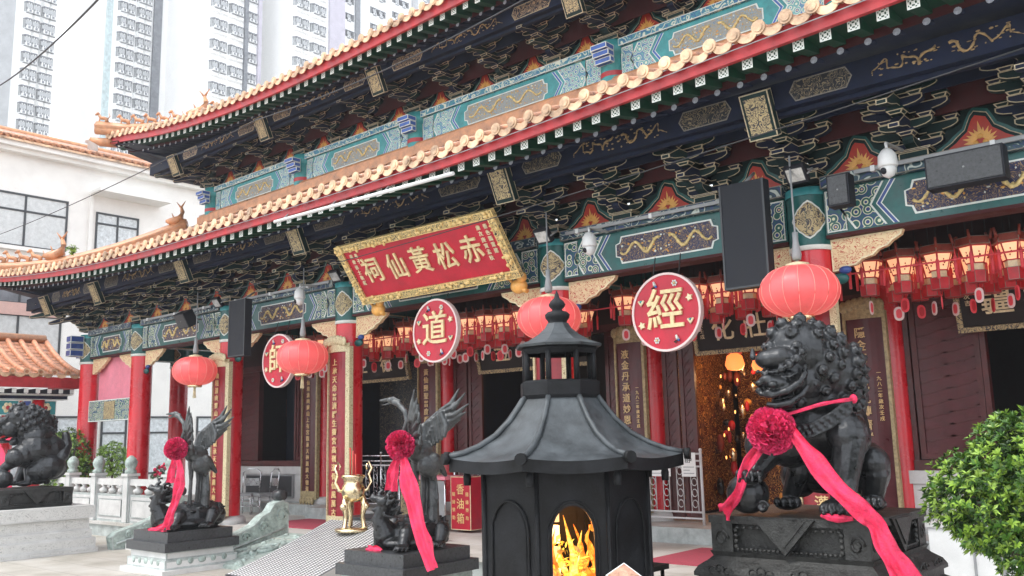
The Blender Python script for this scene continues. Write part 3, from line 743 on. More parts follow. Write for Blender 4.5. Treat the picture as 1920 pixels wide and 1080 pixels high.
# ================================================================ inner wall: plinths, windows, doors, couplets
def plinth(x0, x1, hatch=False):
    m = MB(); m.box(x0, x1, Y1 - .10, Y1 + .3, PZ, 1.52, 'marble'); m.box(x0, x1, Y1 - .14, Y1 + .3, 1.52, 1.70, 'marble'); m.box(x0, x1, Y1 - .16, Y1 + .3, PZ, .86, 'marble_grey')
    m.build('plinth', hall)
    if hatch:
        h = MB(); h.box(x0 + .95, x0 + 3.0, Y1 - .16, Y1 - .10, .95, 1.50, 'frame_dark', 'equip_grey', .03); h.build('floor_hatch', hall)
def lattice(m, x0, x1, y, z0, z1, k='wood_maroon', kin='board_maroon', step=.17):
    m.box(x0, x1, y, y + .02, z0, z1, kin)
    w = x1 - x0; n = max(1, int(round((z1 - z0) / step)))
    for i in range(n):
        a, b = z0 + (z1 - z0) * i / n, z0 + (z1 - z0) * (i + 1) / n
        for (xa, za, xb, zb) in ((x0, a, x1, b), (x0, b, x1, a)):
            d = Vector((xb - xa, 0, zb - za)).normalized(); q = Vector((-d.z, 0, d.x)) * .012
            A = Vector((xa, y - .012, za)); B = Vector((xb, y - .012, zb)); m.face([A - q, B - q, B + q, A + q], k)
            m.face([A - q, A - q + Vector((0, .012, 0)), B - q + Vector((0, .012, 0)), B - q], k)
def leaf(x0, x1, y, z0, z1, solid=.0):
    """one panelled door leaf or shutter"""
    m = MB(); t = .055; w = .075
    for (a, b, c, d) in ((x0, x0 + w, z0, z1), (x1 - w, x1, z0, z1), (x0 + w, x1 - w, z0, z0 + w), (x0 + w, x1 - w, z1 - w, z1)): m.box(a, b, y, y + t, c, d, 'wood_maroon')
    H = z1 - z0; s = z0 + H * .30 if solid else z0 + w
    if solid:
        m.box(x0 + w, x1 - w, y + .02, y + .04, z0 + w, s - w / 2, 'wood_maroon'); m.box(x0 + w, x1 - w, y, y + t, s - w / 2, s + w / 2, 'wood_maroon')
        m.box(x0 + w + .05, x1 - w - .05, y + .005, y + .02, z0 + w + .06, s - w / 2 - .06, 'wood_maroon')
        s += w / 2
    lattice(m, x0 + w, x1 - w, y + .025, s, z1 - w)
    return m.build('door_leaf' if solid else 'shutter', hall)
ZT = 4.15
def header(x0, x1):
    m = MB(); m.box(x0, x1, Y1 + .02, Y1 + .2, ZT, 5.4, 'wood_dark'); m.box(x0, x1, Y1 - .05, Y1 + .2, ZT, ZT + .14, 'wood_maroon'); m.build('door_header', hall)
for i in range(0, 7):
    a, b = CX[i] + .2, CX[i + 1] - .2
    if i in (1, 5):
        plinth(CX[i] + .0, CX[i + 1] + (-.0), i == 1); header(a, b)
        m = MB(); m.box(a, b, Y1 - .06, Y1 + .15, 1.70, 1.84, 'wood_maroon')
        w = b - a
        for xx in (a, a + w * .27, a + w * .73 - .07, b - .07): m.box(xx, xx + .07, Y1 - .02, Y1 + .12, 1.84, ZT, 'wood_maroon')
        m.build('window_frame', hall)
        leaf(a + .09, a + w * .27 - .01, Y1 + .0, 1.85, ZT); leaf(b - w * .27 + .01, b - .09, Y1 + .0, 1.85, ZT)
        leaf(a + w * .27 + .08, a + w * .27 + .16 + .45, Y1 - .1, 1.9, ZT - .05) if 0 else None
    elif i in (2, 3, 4):
        header(a, b); w = b - a; f = .17
        n = 2
        for k in range(n):
            d = w * f / n; leaf(a + .02 + k * d, a + (k + 1) * d, Y1 + .03 * k, .86, ZT, 1); leaf(b - (k + 1) * d, b - .02 - k * d, Y1 + .03 * k, .86, ZT, 1)
# dark rooms behind, back walls
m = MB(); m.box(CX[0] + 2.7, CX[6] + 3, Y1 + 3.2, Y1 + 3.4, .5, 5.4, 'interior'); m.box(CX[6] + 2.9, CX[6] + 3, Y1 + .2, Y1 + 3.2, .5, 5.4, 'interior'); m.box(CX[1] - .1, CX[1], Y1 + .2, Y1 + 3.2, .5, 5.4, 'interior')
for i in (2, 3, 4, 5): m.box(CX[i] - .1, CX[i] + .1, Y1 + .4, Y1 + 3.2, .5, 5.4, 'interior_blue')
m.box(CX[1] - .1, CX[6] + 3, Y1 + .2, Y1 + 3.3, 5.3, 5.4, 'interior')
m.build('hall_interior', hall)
m = MB(); m.box(CX[2] + .9, CX[3] - .9, Y1 + .9, Y1 + .95, .9, 4.1, 'lattice_gold'); m.build('interior_screen', hall)
m = MB(); m.box(CX[1] + 1.2, CX[2] - 1.1, Y1 + .9, Y1 + .95, 1.75, 4.1, 'interior_blue'); m.build('interior_screen', hall)
# side gallery post with gilt dragon, seen behind the corner columns
m = MB(); m.box(CX[0] - .02, CX[0] + .3, Y1 + 1.6, Y1 + 1.9, .6, 4.6, 'board_maroon'); m.tube([(CX[0] + .14 + .12 * math.sin(i * .9), Y1 + 1.55, .7 + i * .12) for i in range(30)], .035, 'flame_gold', 5); m.build('dragon_post', hall)
m = MB(); m.box(CX[0] - .1, CX[1], Y1 + 1.7, Y1 + 1.8, 3.0, 3.5, 'palace_brown'); m.build('gallery_beam', hall)
# ---- couplet boards
TXT = ['赤誠感格神恩廣大德澤群生', '松風道骨萬古長存仙蹟永昭普宣大道勸', '仙境清幽靈山上有宮觀承天神恩廣大德澤', '上承天命普濟群生靈宮高嶺道骨仙風萬古', '隱金華丹成九轉濟群衆哀疑百求', '液金丹承道妙恩沾同壽汗灌金福', '黃仙顯聖普度群黎萬民同沾感應有靈']
def couplet(name, x, y, w, z0, z1, txt, lab, kbg, kfr, curve=.0, small=None, group='gilt couplet boards', side=0, fr=.07, lf=.30):
    t = thing('couplet_board', lab, 'couplet board', (x, y, z0), group)
    n = 8; f = MB(); p = MB()
    def S(u, d): a = u / (w / 2); return Vector((x + u, y + curve * a * a - d, 0))
    for i in range(n):
        u0, u1 = -w / 2 + w * i / n, -w / 2 + w * (i + 1) / n
        for (m, d, k, za, zb) in ((p, .0, kbg, z0, z1),):
            A, B = S(u0, d), S(u1, d); A2, B2 = S(u0, d - .05), S(u1, d - .05)
            m.face([A + Vector((0, 0, za)), B + Vector((0, 0, za)), B + Vector((0, 0, zb)), A + Vector((0, 0, zb))], k)
            m.face([A2 + Vector((0, 0, za)), B2 + Vector((0, 0, za)), B2 + Vector((0, 0, zb)), A2 + Vector((0, 0, zb))], k)
        for (za, zb) in ((z0 - .03, z0 + .16), (z1 - .10, z1 + .06)):
            A, B = S(u0, .03), S(u1, .03); A2, B2 = S(u0, -.05), S(u1, -.05); q = lambda v, z: Vector((v.x, v.y, z))
            f.face([q(A, za), q(B, za), q(B, zb), q(A, zb)], kfr)
            f.face([q(A, zb), q(B, zb), q(B2, zb), q(A2, zb)], kfr); f.face([q(A, za), q(A2, za), q(B2, za), q(B, za)], kfr)
    for sg in (-1, 1):
        a, b = S(sg * w / 2, .035), S(sg * (w / 2 - fr), .035)
        f.face([a + Vector((0, 0, z0)), b + Vector((0, 0, z0)), b + Vector((0, 0, z1)), a + Vector((0, 0, z1))], kfr)
        c = a + Vector((0, .09, 0)); f.face([a + Vector((0, 0, z0)), c + Vector((0, 0, z0)), c + Vector((0, 0, z1)), a + Vector((0, 0, z1))], kfr)
        c = b + Vector((0, .04, 0)); f.face([b + Vector((0, 0, z0)), c + Vector((0, 0, z0)), c + Vector((0, 0, z1)), b + Vector((0, 0, z1))], kfr)
    # crest and foot carvings
    q = MB(); q.box(x - w * .45, x + w * .45, y - .035, y - .005, z1 + .04, z1 + .10, kfr)
    for i in range(7):
        u = -w * .42 + w * .84 * i / 6; q.ball((x + u, y - .03, z1 + .06 + .07 * math.cos(u / w * 3)), (.07, .03, .09), kfr, 8, 6)
    q2 = MB(); q2.box(x - w * .42, x + w * .42, y - .035, y - .005, z0 - .08, z0 - .02, kfr)
    for i in range(5): q2.ball((x - w * .36 + w * .18 * i, y - .03, z0 - .07), (.05, .03, .08), kfr, 8, 6)
    p.build('panel', t); f.build('frame', t); q.build('crest', t); q2.build('foot', t)
    m = MB(); L = len(txt); H = (z1 - z0 - .35)
    sz = min(H / L * .86, w * lf)
    for i, ch in enumerate(txt): text_mb(m, ch, 'lettering_gold', sz, front(x - (.06 if small else 0), y - .012, z1 - .22 - H * (i + .5) / L), .012, bold=.006)
    if small:
        for i, ch in enumerate(small): text_mb(m, ch, 'sign_gold', sz * .42, front(x + w * .26, y - .012, z1 - .9 - i * sz * .5), .008)
    m.build('lettering', t)
    return t
LB = {1: 'first', 2: 'second', 3: 'third', 4: 'fourth', 5: 'fifth'}
fl = {1: 'red couplet board with cream frame on the front column nearest the pink cloth', 2: 'red couplet board with cream frame on front column behind the left crane', 3: 'red couplet board with cream frame on front column beside the gold censer', 4: 'red couplet board on front column seen through the furnace lantern', 5: 'red couplet board on front column behind the right lion'}
for i in (2, 3, 4, 5): couplet('f', CX[i] + .02, Y0 - .34, .66, .78, 4.05, TXT[i], fl[i], 'board_red', 'frame_cream', .10, group='couplet boards on front columns')
il = {1: 'dark couplet board at the far left end of the inner wall', 2: 'dark maroon couplet board with yellow frame hung left of the gold censer', 3: 'dark couplet board on inner column behind the right crane wing', 4: 'dark couplet board right of the furnace lantern, under white-rimmed tags', 5: 'dark couplet board with two columns of text behind the right lion'}
for i in (2, 3, 4, 5): couplet('i', CX[i] - .24, Y1 - .34, .62, .98, 3.98, TXT[{2: 2, 3: 6, 4: 5, 5: 4}[i]], il[i], 'board_maroon', 'frame_gold', .05, '一九八二年歲次壬戌' if i > 3 else None, group='couplet boards on inner wall', fr=.045, lf=.37)
# ---- name plaques over doors
def plaque(x, z, w, h, txt, lab, small=None):
    t = thing('name_plaque', lab, 'plaque', (x, Y1 - .2, z), 'black plaques over the doors'); tl = -.22
    def Fq(a, b, d): return Matrix.Translation((x, Y1 - .30, z)) @ Matrix.Rotation(tl, 4, 'X')
    T = Matrix.Translation((x, Y1 - .30, z)) @ Matrix.Rotation(.22, 4, 'X')
    m = MB(); m.T = T; m.box(-w / 2, w / 2, 0, .05, -h / 2, h / 2, 'interior'); m.build('panel', t)
    m = MB(); m.T = T
    for (a, b, c, d) in ((-w / 2 - .07, w / 2 + .07, -h / 2 - .07, -h / 2), (-w / 2 - .07, w / 2 + .07, h / 2, h / 2 + .07), (-w / 2 - .07, -w / 2, -h / 2, h / 2), (w / 2, w / 2 + .07, -h / 2, h / 2)): m.box(a, b, -.03, .06, c, d, 'gold_square')
    m.build('frame', t)
    m = MB(); F = T @ Matrix.Rotation(math.radians(90), 4, 'X'); n = len(txt)
    for i, ch in enumerate(txt): text_mb(m, ch, 'cream_gold', h * .66, F @ Matrix.Translation((w * .8 * ((i + .5) / n - .5), 0, .004)), .012, bold=.008)
    if small:
        for s_, xx in zip(small, (-w * .45, w * .45)):
            for i, ch in enumerate(s_): text_mb(m, ch, 'cream_gold', h * .13, F @ Matrix.Translation((xx, h * .32 - i * h * .15, .004)), .006)
    m.build('lettering', t)
plaque(-6.35, 3.93, 2.1, .62, '化壯觀', 'black plaque with cream lettering over the open door left of the right lion', ('歲次壬戌', '吉日立'))
plaque(-11.0, 3.93, 2.7, .62, '金本和', 'black plaque half hidden by the furnace lantern')
plaque(-15.6, 3.93, 2.1, .58, '仁德', 'black plaque behind red tassels left of the right crane head')
plaque(-2.35, 3.93, 1.95, .62, '疆壽無', 'black plaque with gold lettering under the lanterns at the right edge', ('歲次吉', '敬立'))
# inner sign in the window at the right, pendants left
t = thing('hanging_sign', 'narrow black sign with gold characters hanging inside the right window', 'sign', (-2.3, Y1 + .5, 2))
m = MB(); m.box(-2.55, -2.05, Y1 + .5, Y1 + .54, 2.1, 3.7, 'interior'); m.build('panel', t)
m = MB()
for i, ch in enumerate('福地金堂'): text_mb(m, ch, 'sign_gold', .24, front(-2.3, Y1 + .495, 3.45 - i * .30), .008, bold=.005)
for s in (-.19, .19):
    for i in range(14): m.ball((-2.3 + s, Y1 + .49, 2.25 + i * .1), .014, 'cream_gold', 6, 4)
m.build('lettering', t)
t = thing('hanging_charm', 'dark tassel charm of gold beads inside the left window', 'charm', (-19.1, Y1 + .4, 3))
m = MB()
for s in (0, .16):
    for i in range(22): m.ball((-19.15 + s + .03 * math.sin(i * 1.3), Y1 + .4, 1.95 + i * .085), (.030, .02, .034), 'cream_gold', 6, 4)
m.box(-18.93, -18.89, Y1 + .4, Y1 + .42, 1.9, 3.4, 'wood_maroon'); m.build('beads', t)
# altar inside the open door
al = thing('altar', 'dim gilded altar with warm lamps glowing inside the open door', 'altar', (-6.2, Y1 + 2.4, .9))
m = MB(); m.box(-8.2, -4.7, Y1 + 2.6, Y1 + 2.7, .9, 4.2, 'altar'); m.build('back_screen', al)
m = MB(); m.box(-8.38, -8.30, Y1 + .5, Y1 + 2.6, .9, 4.2, 'altar'); m.build('side_screen', al)
m = MB(); m.box(-7.6, -5.2, Y1 + 2.0, Y1 + 2.6, .9, 1.9, 'altar'); m.build('altar_table', al)
m = MB()
for i in range(150):
    x = R_.uniform(-8.2, -5.1); z = R_.uniform(1.0, 3.6); r = R_.uniform(.02, .08); m.ball((x, Y1 + R_.uniform(1.5, 2.1), z), (r, r, r * R_.uniform(.8, 2.4)), R_.choice(['brass', 'palace_brown', 'flame_gold', 'palace_red', 'bronze', 'brass']), 8, 6)
tag(m.build('altar_vessels', al), kind='stuff'); m = MB(); [m.ball((R_.uniform(-8.1, -5.2), Y1 + R_.uniform(1.3, 1.9), R_.uniform(1.5, 3.3)), (.016, .016, .034), 'glow_bit', 6, 5) for i in range(46)]; tag(m.build('altar_glow_bits', al), kind='stuff')  # small glowing bits added to brighten the altar
m = MB(); m.box(-7.05, -6.75, Y1 + 1.9, Y1 + 1.95, 2.5, 3.2, 'paper_lit'); m.build('lit_panel', al) if 'paper_lit' in M else None
for (x, z) in ((-7.35, 3.45), (-6.85, 3.40), (-6.25, 3.42), (-5.7, 3.4)):
    t = thing('altar_lamp', 'orange glowing lamp hanging inside the altar door', 'lamp', (x, Y1 + .9, z), 'lamps inside the altar door')
    m = MB(); m.lathe([(.03, z + .22), (.13, z + .16), (.17, z), (.13, z - .08), (.05, z - .1)], 'lamp_glow', 12, (x, Y1 + .9, 0)); m.build('shade', t)
    m = MB(); m.lathe([(.07, z + .2), (.15, z + .2), (.02, z + .28)], 'palace_red', 12, (x, Y1 + .9, 0)); m.tube([(x, Y1 + .9, z + .25), (x, Y1 + .9, 4.1)], .006, 'cable', 4); m.build('cap', t)
# ================================================================ lanterns
def palace_lantern():
    t = thing('palace_lantern', 'x', 'lantern'); hexa = lambda r, z, a=0: [Vector((math.cos(a + math.pi * i / 3) * r, math.sin(a + math.pi * i / 3) * r, z)) for i in range(6)]
    def loft(m, A, B, k, **kw):
        for i in range(6): j = (i + 1) % 6; m.oface([A[i], A[j], B[j], B[i]], k, **kw)
    m = MB(); loft(m, hexa(.225, 0), hexa(.215, .10), 'palace_brown', line='dark_gold_line', w=.008); loft(m, hexa(.215, .10), hexa(.05, .13), 'palace_brown'); m.face(hexa(.225, 0)[::-1], 'palace_brown')
    for p in hexa(.235, .05): m.tube([p, p + Vector((p.x * .15, p.y * .15, .12))], [.022, .014], 'palace_brown', 5)
    m.tube([(0, 0, .12), (0, 0, .62)], .008, 'cable', 4); m.build('canopy', t)
    m = MB(); loft(m, hexa(.118, -.22), hexa(.188, -.005), 'pane_lit', line='palace_red', w=.013); m.face(hexa(.118, -.22)[::-1], 'palace_red')
    A, B = hexa(.119, -.22), hexa(.189, -.005)
    for i in range(6):
        j = (i + 1) % 6; c = (A[i] + A[j] + B[i] + B[j]) / 4; n = Vector((c.x, c.y, 0)).normalized(); c = c + n * .004; u = Vector((-n.y, n.x, 0))
        for (du, dz, s) in ((0, .03, .010), (.008, -.01, .012), (-.01, -.045, .009)): m.ball(c + u * du + Vector((0, 0, dz)), (s, s, s * 1.4), 'palace_brown', 5, 4)
    m.build('lit_panes', t)
    m = MB(); loft(m, hexa(.10, -.30), hexa(.10, -.22), 'cream_gold'); loft(m, hexa(.125, -.30), hexa(.10, -.30), 'palace_red'); loft(m, hexa(.115, -.45), hexa(.125, -.30), 'palace_red', line='dark_gold_line', w=.005); m.face(hexa(.115, -.45)[::-1], 'palace_red'); m.build('drum', t)
    for p in hexa(.232, 0, math.radians(0)): m = MB(); m.tube([p + Vector((0, 0, .02)), p + Vector((0, 0, -.08)), p + Vector((0, 0, -.12)), p + Vector((0, 0, -.34))], [.004, .006, .022, .019], 'tag_red', 6); m.build('tassel', t)
    def tagm(kf, kb):
        m = MB(); 
        def oval(w, h, y, k):
            P = [(math.cos(2 * math.pi * i / 16) * w * (1 if abs(math.sin(2 * math.pi * i / 16)) < .8 else 1), math.copysign(min(abs(math.sin(2 * math.pi * i / 16)) ** .6, 1), math.sin(2 * math.pi * i / 16)) * h - .60) for i in range(16)]
            m.prism(P, y - .004, y + .004, k)
        oval(.064, .092, 0, kf); oval(.036, .062, -.006, kb); oval(.036, .062, .006, kb); m.tube([(0, 0, -.44), (0, 0, -.5)], .004, 'cable', 4); return m
    g = tagm('tag_white', 'tag_red').build('name_tag', t)
    return t, g, tagm('tag_red', 'palace_red').mesh('name_tag')
proto, ptag, redtag = palace_lantern()
spots = []
x = -17.2
while x < -.9:
    bay = 1
    if min(abs(x - c) for c in CX) > .30: spots.append((x, Y1 - 1.72, 4.44, 0))
    x += .425
x = -17.0
while x < -.8:
    if min(abs(x - c) for c in CX) > .30: spots.append((x, Y1 - 1.34, 4.38, 2))
    x += .44
x = -17.4
while x < -.7:
    if min(abs(x - c) for c in CX) > .33: spots.append((x, Y1 - .95, 4.42, 1))
    x += .43
lab = ['lit red six-sided palace lantern hanging in the front row under the eaves', 'lit red six-sided palace lantern hanging in the back row near the doors', 'lit red six-sided palace lantern hanging in the middle row between the others']
KIDS = {proto: [q for q in COL.objects if q.parent == proto]}
for i, (x, y, z, row) in enumerate(spots):
    o = proto if i == 0 else proto.copy(); mine = KIDS[proto]
    if i: 
        COL.objects.link(o); mine = []
        for ch in KIDS[proto]: c = ch.copy(); COL.objects.link(c); c.parent = o; mine.append(c)
    o.location = (x + R_.uniform(-.015, .015), y, z + R_.uniform(-.02, .02)); o.rotation_euler = (0, 0, R_.uniform(0, 6)); o['label'] = lab[row]; o['group'] = ('front', 'back', 'middle')[row] + ' row of palace lanterns'
    if R_.random() < .28:
        [setattr(ch, 'data', redtag) for ch in mine if ch.name.startswith('name_tag')]
tag(MB_cord := (lambda m: (m.tube([(-17.3, Y1 - 1.95, 4.28), (-11, Y1 - 1.95, 4.25), (-.6, Y1 - 1.95, 4.30)], .012, 'tag_red', 6), m.build('lantern_rope'))[1])(MB()), 'thin red rope strung along the front row of lanterns', 'rope')
def big_lantern(x, y, z, r, lab, zt):
    t = thing('round_lantern', lab, 'lantern', (x, y, z), 'big round lanterns'); h = r * .66
    m = MB(); prof = []
    for i in range(15):
        a = -math.pi / 2 * .86 + math.pi * .86 * i / 14; prof.append((math.cos(a) ** .75 * r, z + math.sin(a) * h))
    m.lathe(prof, 'lantern_red', 64, (x, y, 0), rib=lambda i, rr: 1.0 - .022 * (abs((i % 4) - 2) == 0) + .0, caps=False); m.build('shade', t)
    m = MB()
    for k in range(16):
        a = 2 * math.pi * (k + .0) / 16; m.tube([(x + math.cos(a) * (p[0] + .003), y + math.sin(a) * (p[0] + .003), p[1]) for p in prof], .0045, 'lantern_rib', 4)
    m.build('ribs', t)
    m = MB(); m.lathe([(r * .30, prof[0][1] + .02), (r * .34, prof[0][1] - .03), (r * .30, prof[0][1] - .05), (r * .1, prof[0][1] - .05)], 'brass', 20, (x, y, 0)); m.build('base_ring', t)
    m = MB(); m.lathe([(r * .30, prof[-1][1] - .02), (r * .3, prof[-1][1] + .03), (.03, prof[-1][1] + .06)], 'cream_gold', 20, (x, y, 0))
    m.tube([(x, y, prof[-1][1]), (x, y, zt)], .012, 'equip_grey', 6); m.lathe([(.05, prof[-1][1] + .08), (.06, prof[-1][1] + .14), (.035, prof[-1][1] + .3), (.035, prof[-1][1] + .42)], 'equip_grey', 12, (x, y, 0)); m.build('hanger', t)
    m = MB()
    for k in range(14): a = k * 2.4; q = .012 + .003 * (k % 3); m.tube([(x + math.cos(a) * q, y + math.sin(a) * q, prof[0][1] - .05), (x + math.cos(a) * q * 2, y + math.sin(a) * q * 2, prof[0][1] - .28)], .006, 'cream_gold', 4)
    m.build('tassel', t)
big_lantern(-18.0, 10.2, 3.87, .47, 'red round lantern hanging nearest the pink cloth, leftmost of four', 5.6)
big_lantern(-14.12, 10.2, 3.88, .48, 'red round lantern overlapping the leftmost round sign', 5.6)
big_lantern(-8.12, 10.2, 4.0, .47, 'red round lantern directly behind the furnace finial', 5.6)
big_lantern(-4.31, 10.2, 3.93, .46, 'large red round lantern hanging just above the right lion head', 5.6)
K('sign_letter', (.78, .62, .34), .45, var=.2, scale=12)
for x, e in ((-7.3, 15), (-5.9, 12), (-11, 6)):
    pd = bpy.data.lights.new('altar_light', 'POINT'); pd.energy = e; pd.color = (1, .55, .25); pd.shadow_soft_size = .15; po = bpy.data.objects.new('altar_light', pd); COL.objects.link(po); po.location = (x, Y1 + 1.2, 3.3)
# ================================================================ signs
def round_sign(x, z, ch, lab, r=.535, y=10.42):
    t = thing('round_sign', lab, 'sign', (x, y, z), 'round red signs'); 
    def disc(m, r, y0, y1, k, n=48): m.prism([(x + math.cos(2 * math.pi * i / n) * r, z + math.sin(2 * math.pi * i / n) * r) for i in range(n)], y0, y1, k)
    m = MB(); disc(m, r - .025, y - .02, y + .05, 'sign_red'); m.build('face', t)
    m = MB(); n = 48
    for i in range(n):
        a, b = 2 * math.pi * i / n, 2 * math.pi * (i + 1) / n; q = lambda a, r, yy: (x + math.cos(a) * r, yy, z + math.sin(a) * r)
        m.face([q(a, r - .03, y - .035), q(b, r - .03, y - .035), q(b, r, y - .035), q(a, r, y - .035)], 'tag_white'); m.face([q(a, r, y - .035), q(b, r, y - .035), q(b, r, y + .05), q(a, r, y + .05)], 'tag_white')
        m.face([q(a, r - .03, y - .035), q(b, r - .03, y - .035), q(b, r - .03, y - .02), q(a, r - .03, y - .02)], 'tag_white')
    m.build('rim', t)
    m = MB(); text_mb(m, ch, 'sign_letter', .60, front(x, y - .022, z), .03, bold=.012); m.build('lettering', t)
    for i in range(8):
        m = MB(); a = math.radians(22.5 + 45 * i); c = (x + math.cos(a) * r * .76, z + math.sin(a) * r * .76); k = i % 4
        if k == 0: pts = [(c[0] + math.cos(q * math.pi / 5) * (.055 if q % 2 else .03), c[1] + math.sin(q * math.pi / 5) * (.055 if q % 2 else .03)) for q in range(10)]; m.prism(pts, y - .05, y - .02, 'cream_gold')
        elif k == 1:
            for q in range(6): m.ball((c[0] + math.cos(q * 1.047) * .032, y - .03, c[1] + math.sin(q * 1.047) * .032), (.016, .012, .016), 'white_line', 6, 4)
            m.ball((c[0], y - .035, c[1]), .016, 'sign_gold', 6, 4)
        elif k == 2: m.tube([(c[0] - .03, y - .035, c[1] - .045), (c[0] + .015, y - .04, c[1]), (c[0] - .01, y - .035, c[1] + .05)], [.02, .026, .014], 'white_line', 6); m.ball((c[0] + .03, y - .04, c[1] - .02), .018, 'blue_bright', 6, 4)
        else: m.tube([(c[0] - .04, y - .035, c[1] + .03), (c[0], y - .04, c[1] - .03), (c[0] + .04, y - .035, c[1] + .035)], [.016, .02, .016], 'cream_gold', 6); m.ball((c[0], y - .04, c[1] + .02), .02, 'teal_light', 6, 4)
        m.build('ornament', t)
    for d in (-.2, .2): m = MB(); m.tube([(x + d, y + .02, z + r * .9), (x + d, y + .1, 4.7)], .01, 'cable', 4); m.build('hanger', t)
round_sign(-15.20, 3.90, '師', 'round red sign half hidden behind a round lantern, leftmost of three')
round_sign(-10.72, 4.08, '道', 'round red sign with the character for way, below the big red plaque')
round_sign(-6.27, 3.91, '經', 'round red sign right of the furnace, reading scripture')
# big plaque
pt = Vector((-10.63, 9.70, 5.68)); pb = Vector((-10.66, 10.38, 4.73)); cen = (pt + pb) / 2; hh = (pt - pb).length; tilt = math.atan2(pb.y - pt.y, pt.z - pb.z)
T = Matrix.Translation(cen) @ Matrix.Rotation(tilt, 4, 'X'); W = 3.76
bp = thing('main_plaque', 'large tilted red plaque with gold carved frame and five gold characters', 'plaque', cen)
m = MB(); m.T = T; m.box(-W / 2 + .12, W / 2 - .12, 0, .07, -hh / 2 + .1, hh / 2 - .1, 'sign_red'); m.build('face', bp)
m = MB(); m.T = T
def fb(x0, x1, z0, z1): m.box(x0, x1, -.04, .05, z0, z1, 'frame_scroll', 'sign_gold', .012)
fb(-W / 2, W / 2, -hh / 2, -hh / 2 + .13); fb(-W / 2, W / 2, hh / 2 - .13, hh / 2); fb(-W / 2, -W / 2 + .14, -hh / 2 + .13, hh / 2 - .13); fb(W / 2 - .14, W / 2, -hh / 2 + .13, hh / 2 - .13)
for i in range(150):                                   # carved relief on the frame
    s = R_.choice('tblr'); u = R_.random()
    p = {'t': (-W / 2 + W * u, hh / 2 - R_.uniform(.02, .14)), 'b': (-W / 2 + W * u, -hh / 2 + R_.uniform(.02, .14)), 'l': (-W / 2 + R_.uniform(.02, .15), -hh / 2 + hh * u), 'r': (W / 2 - R_.uniform(.02, .15), -hh / 2 + hh * u)}[s] if i > 60 else ((-W / 2 + W * u, (hh / 2 - .08) * R_.choice((-1, 1))))
    m.ball((p[0], -.05, p[1]), (R_.uniform(.02, .05), .025, R_.uniform(.015, .04)), 'sign_gold', 6, 4)
m.build('frame', bp)
m = MB(); F = T @ Matrix.Rotation(math.radians(90), 4, 'X')
for i, ch in enumerate('祠仙黃松赤'): text_mb(m, ch, 'sign_letter', .50, F @ Matrix.Translation((-1.20 + i * .585 + (.02 if i else -.02), .0 - .02 * (i % 2), .004)) @ Matrix.Rotation(R_.uniform(-.05, .05), 4, 'Z'), .03, bold=.012, sx=.92)
for xx, s in ((1.47, '歲次庚寅孟秋'), (1.62, '嗇色園重建'), (-1.58, '道衆信士敬獻'), (-1.45, '弟子')):
    for i, ch in enumerate(s): text_mb(m, ch, 'cream_gold', .088, F @ Matrix.Translation((xx, .34 - i * .105, .004)), .012, bold=.003)
m.build('lettering', bp)
for sx in (-1.65, 1.7):
    t = thing('carved_support', 'gilt carved figure supporting the ' + ('left' if sx < 0 else 'right') + ' lower corner of the big red plaque', 'carving', (-10.66 + sx, 10.5, 4.55))
    m = MB(); c = Vector((-10.66 + sx, 10.52, 4.62)); m.ball(c, (.16, .1, .12), 'flame_gold', 10, 8); m.ball(c + Vector((.1, -.05, .12)), (.09, .07, .09), 'flame_gold', 10, 8); m.tube([c + Vector((-.1, 0, .05)), c + Vector((-.2, -.02, .15)), c + Vector((-.12, 0, .25))], .03, 'flame_gold'); m.tube([c + Vector((.05, 0, -.05)), c + Vector((.18, -.02, -.1))], .04, 'flame_gold'); m.build('carving', t)
# ================================================================ equipment under the eaves
def speaker(x0, x1, y, z0, z1, d, lab, tilt=0.0, g='black loudspeakers'):
    cx, cz = (x0 + x1) / 2, (z0 + z1) / 2; t = thing('loudspeaker', lab, 'loudspeaker', (cx, y, cz), g)
    T = Matrix.Translation((cx, y, cz)) @ Matrix.Rotation(tilt, 4, 'X'); a, b = (x1 - x0) / 2, (z1 - z0) / 2
    m = MB(); m.T = T; m.box(-a, a, 0, d, -b, b, 'equip_black'); m.build('cabinet', t)
    m = MB(); m.T = T; m.box(-a + .02, a - .02, -.012, -.001, -b + .02, b - .02, 'granite_dark'); m.ball((0, -.013, 0), .012, 'equip_grey', 8, 5); m.build('grille', t)
    m = MB(); m.tube([(cx, y + d, cz + b * .5), (cx, y + d + .25, cz + b * .5)], .02, 'equip_grey'); m.build('bracket', t)
speaker(-2.78, -2.0, 10.2, 4.86, 5.22, .22, 'long black loudspeaker mounted above the lanterns at the right')
speaker(-3.92, -3.66, 10.3, 4.90, 5.28, .2, 'small black loudspeaker right of the teal column head')
speaker(-18.9, -18.45, 10.2, 4.85, 5.2, .25, 'grey loudspeaker tilted down near the left corner', .5)
def banner(x0, x1, y, z0, z1, lab):
    t = thing('rolled_screen', lab, 'screen', ((x0 + x1) / 2, y, z1), 'black screens'); m = MB(); m.box(x0, x1, y, y + .16, z0, z1, 'equip_black'); m.build('housing', t)
    m = MB(); 
    for a in (x0, x1 - .025): m.box(a, a + .025, y - .008, y, z0, z1, 'frame_dark')
    m.box(x0 + .025, x1 - .025, y - .008, y, z0, z0 + .025, 'frame_dark'); m.build('edge_trim', t)
    m = MB(); m.tube([((x0 + x1) / 2, y + .1, z1), ((x0 + x1) / 2, y + .4, z1 + .2)], .02, 'equip_grey'); m.build('bracket', t)
banner(-5.20, -4.60, 10.05, 4.03, 5.36, 'tall black hanging screen left of the right lantern column')
banner(-16.55, -15.95, 10.1, 4.05, 5.22, 'tall black hanging screen near the left lanterns')
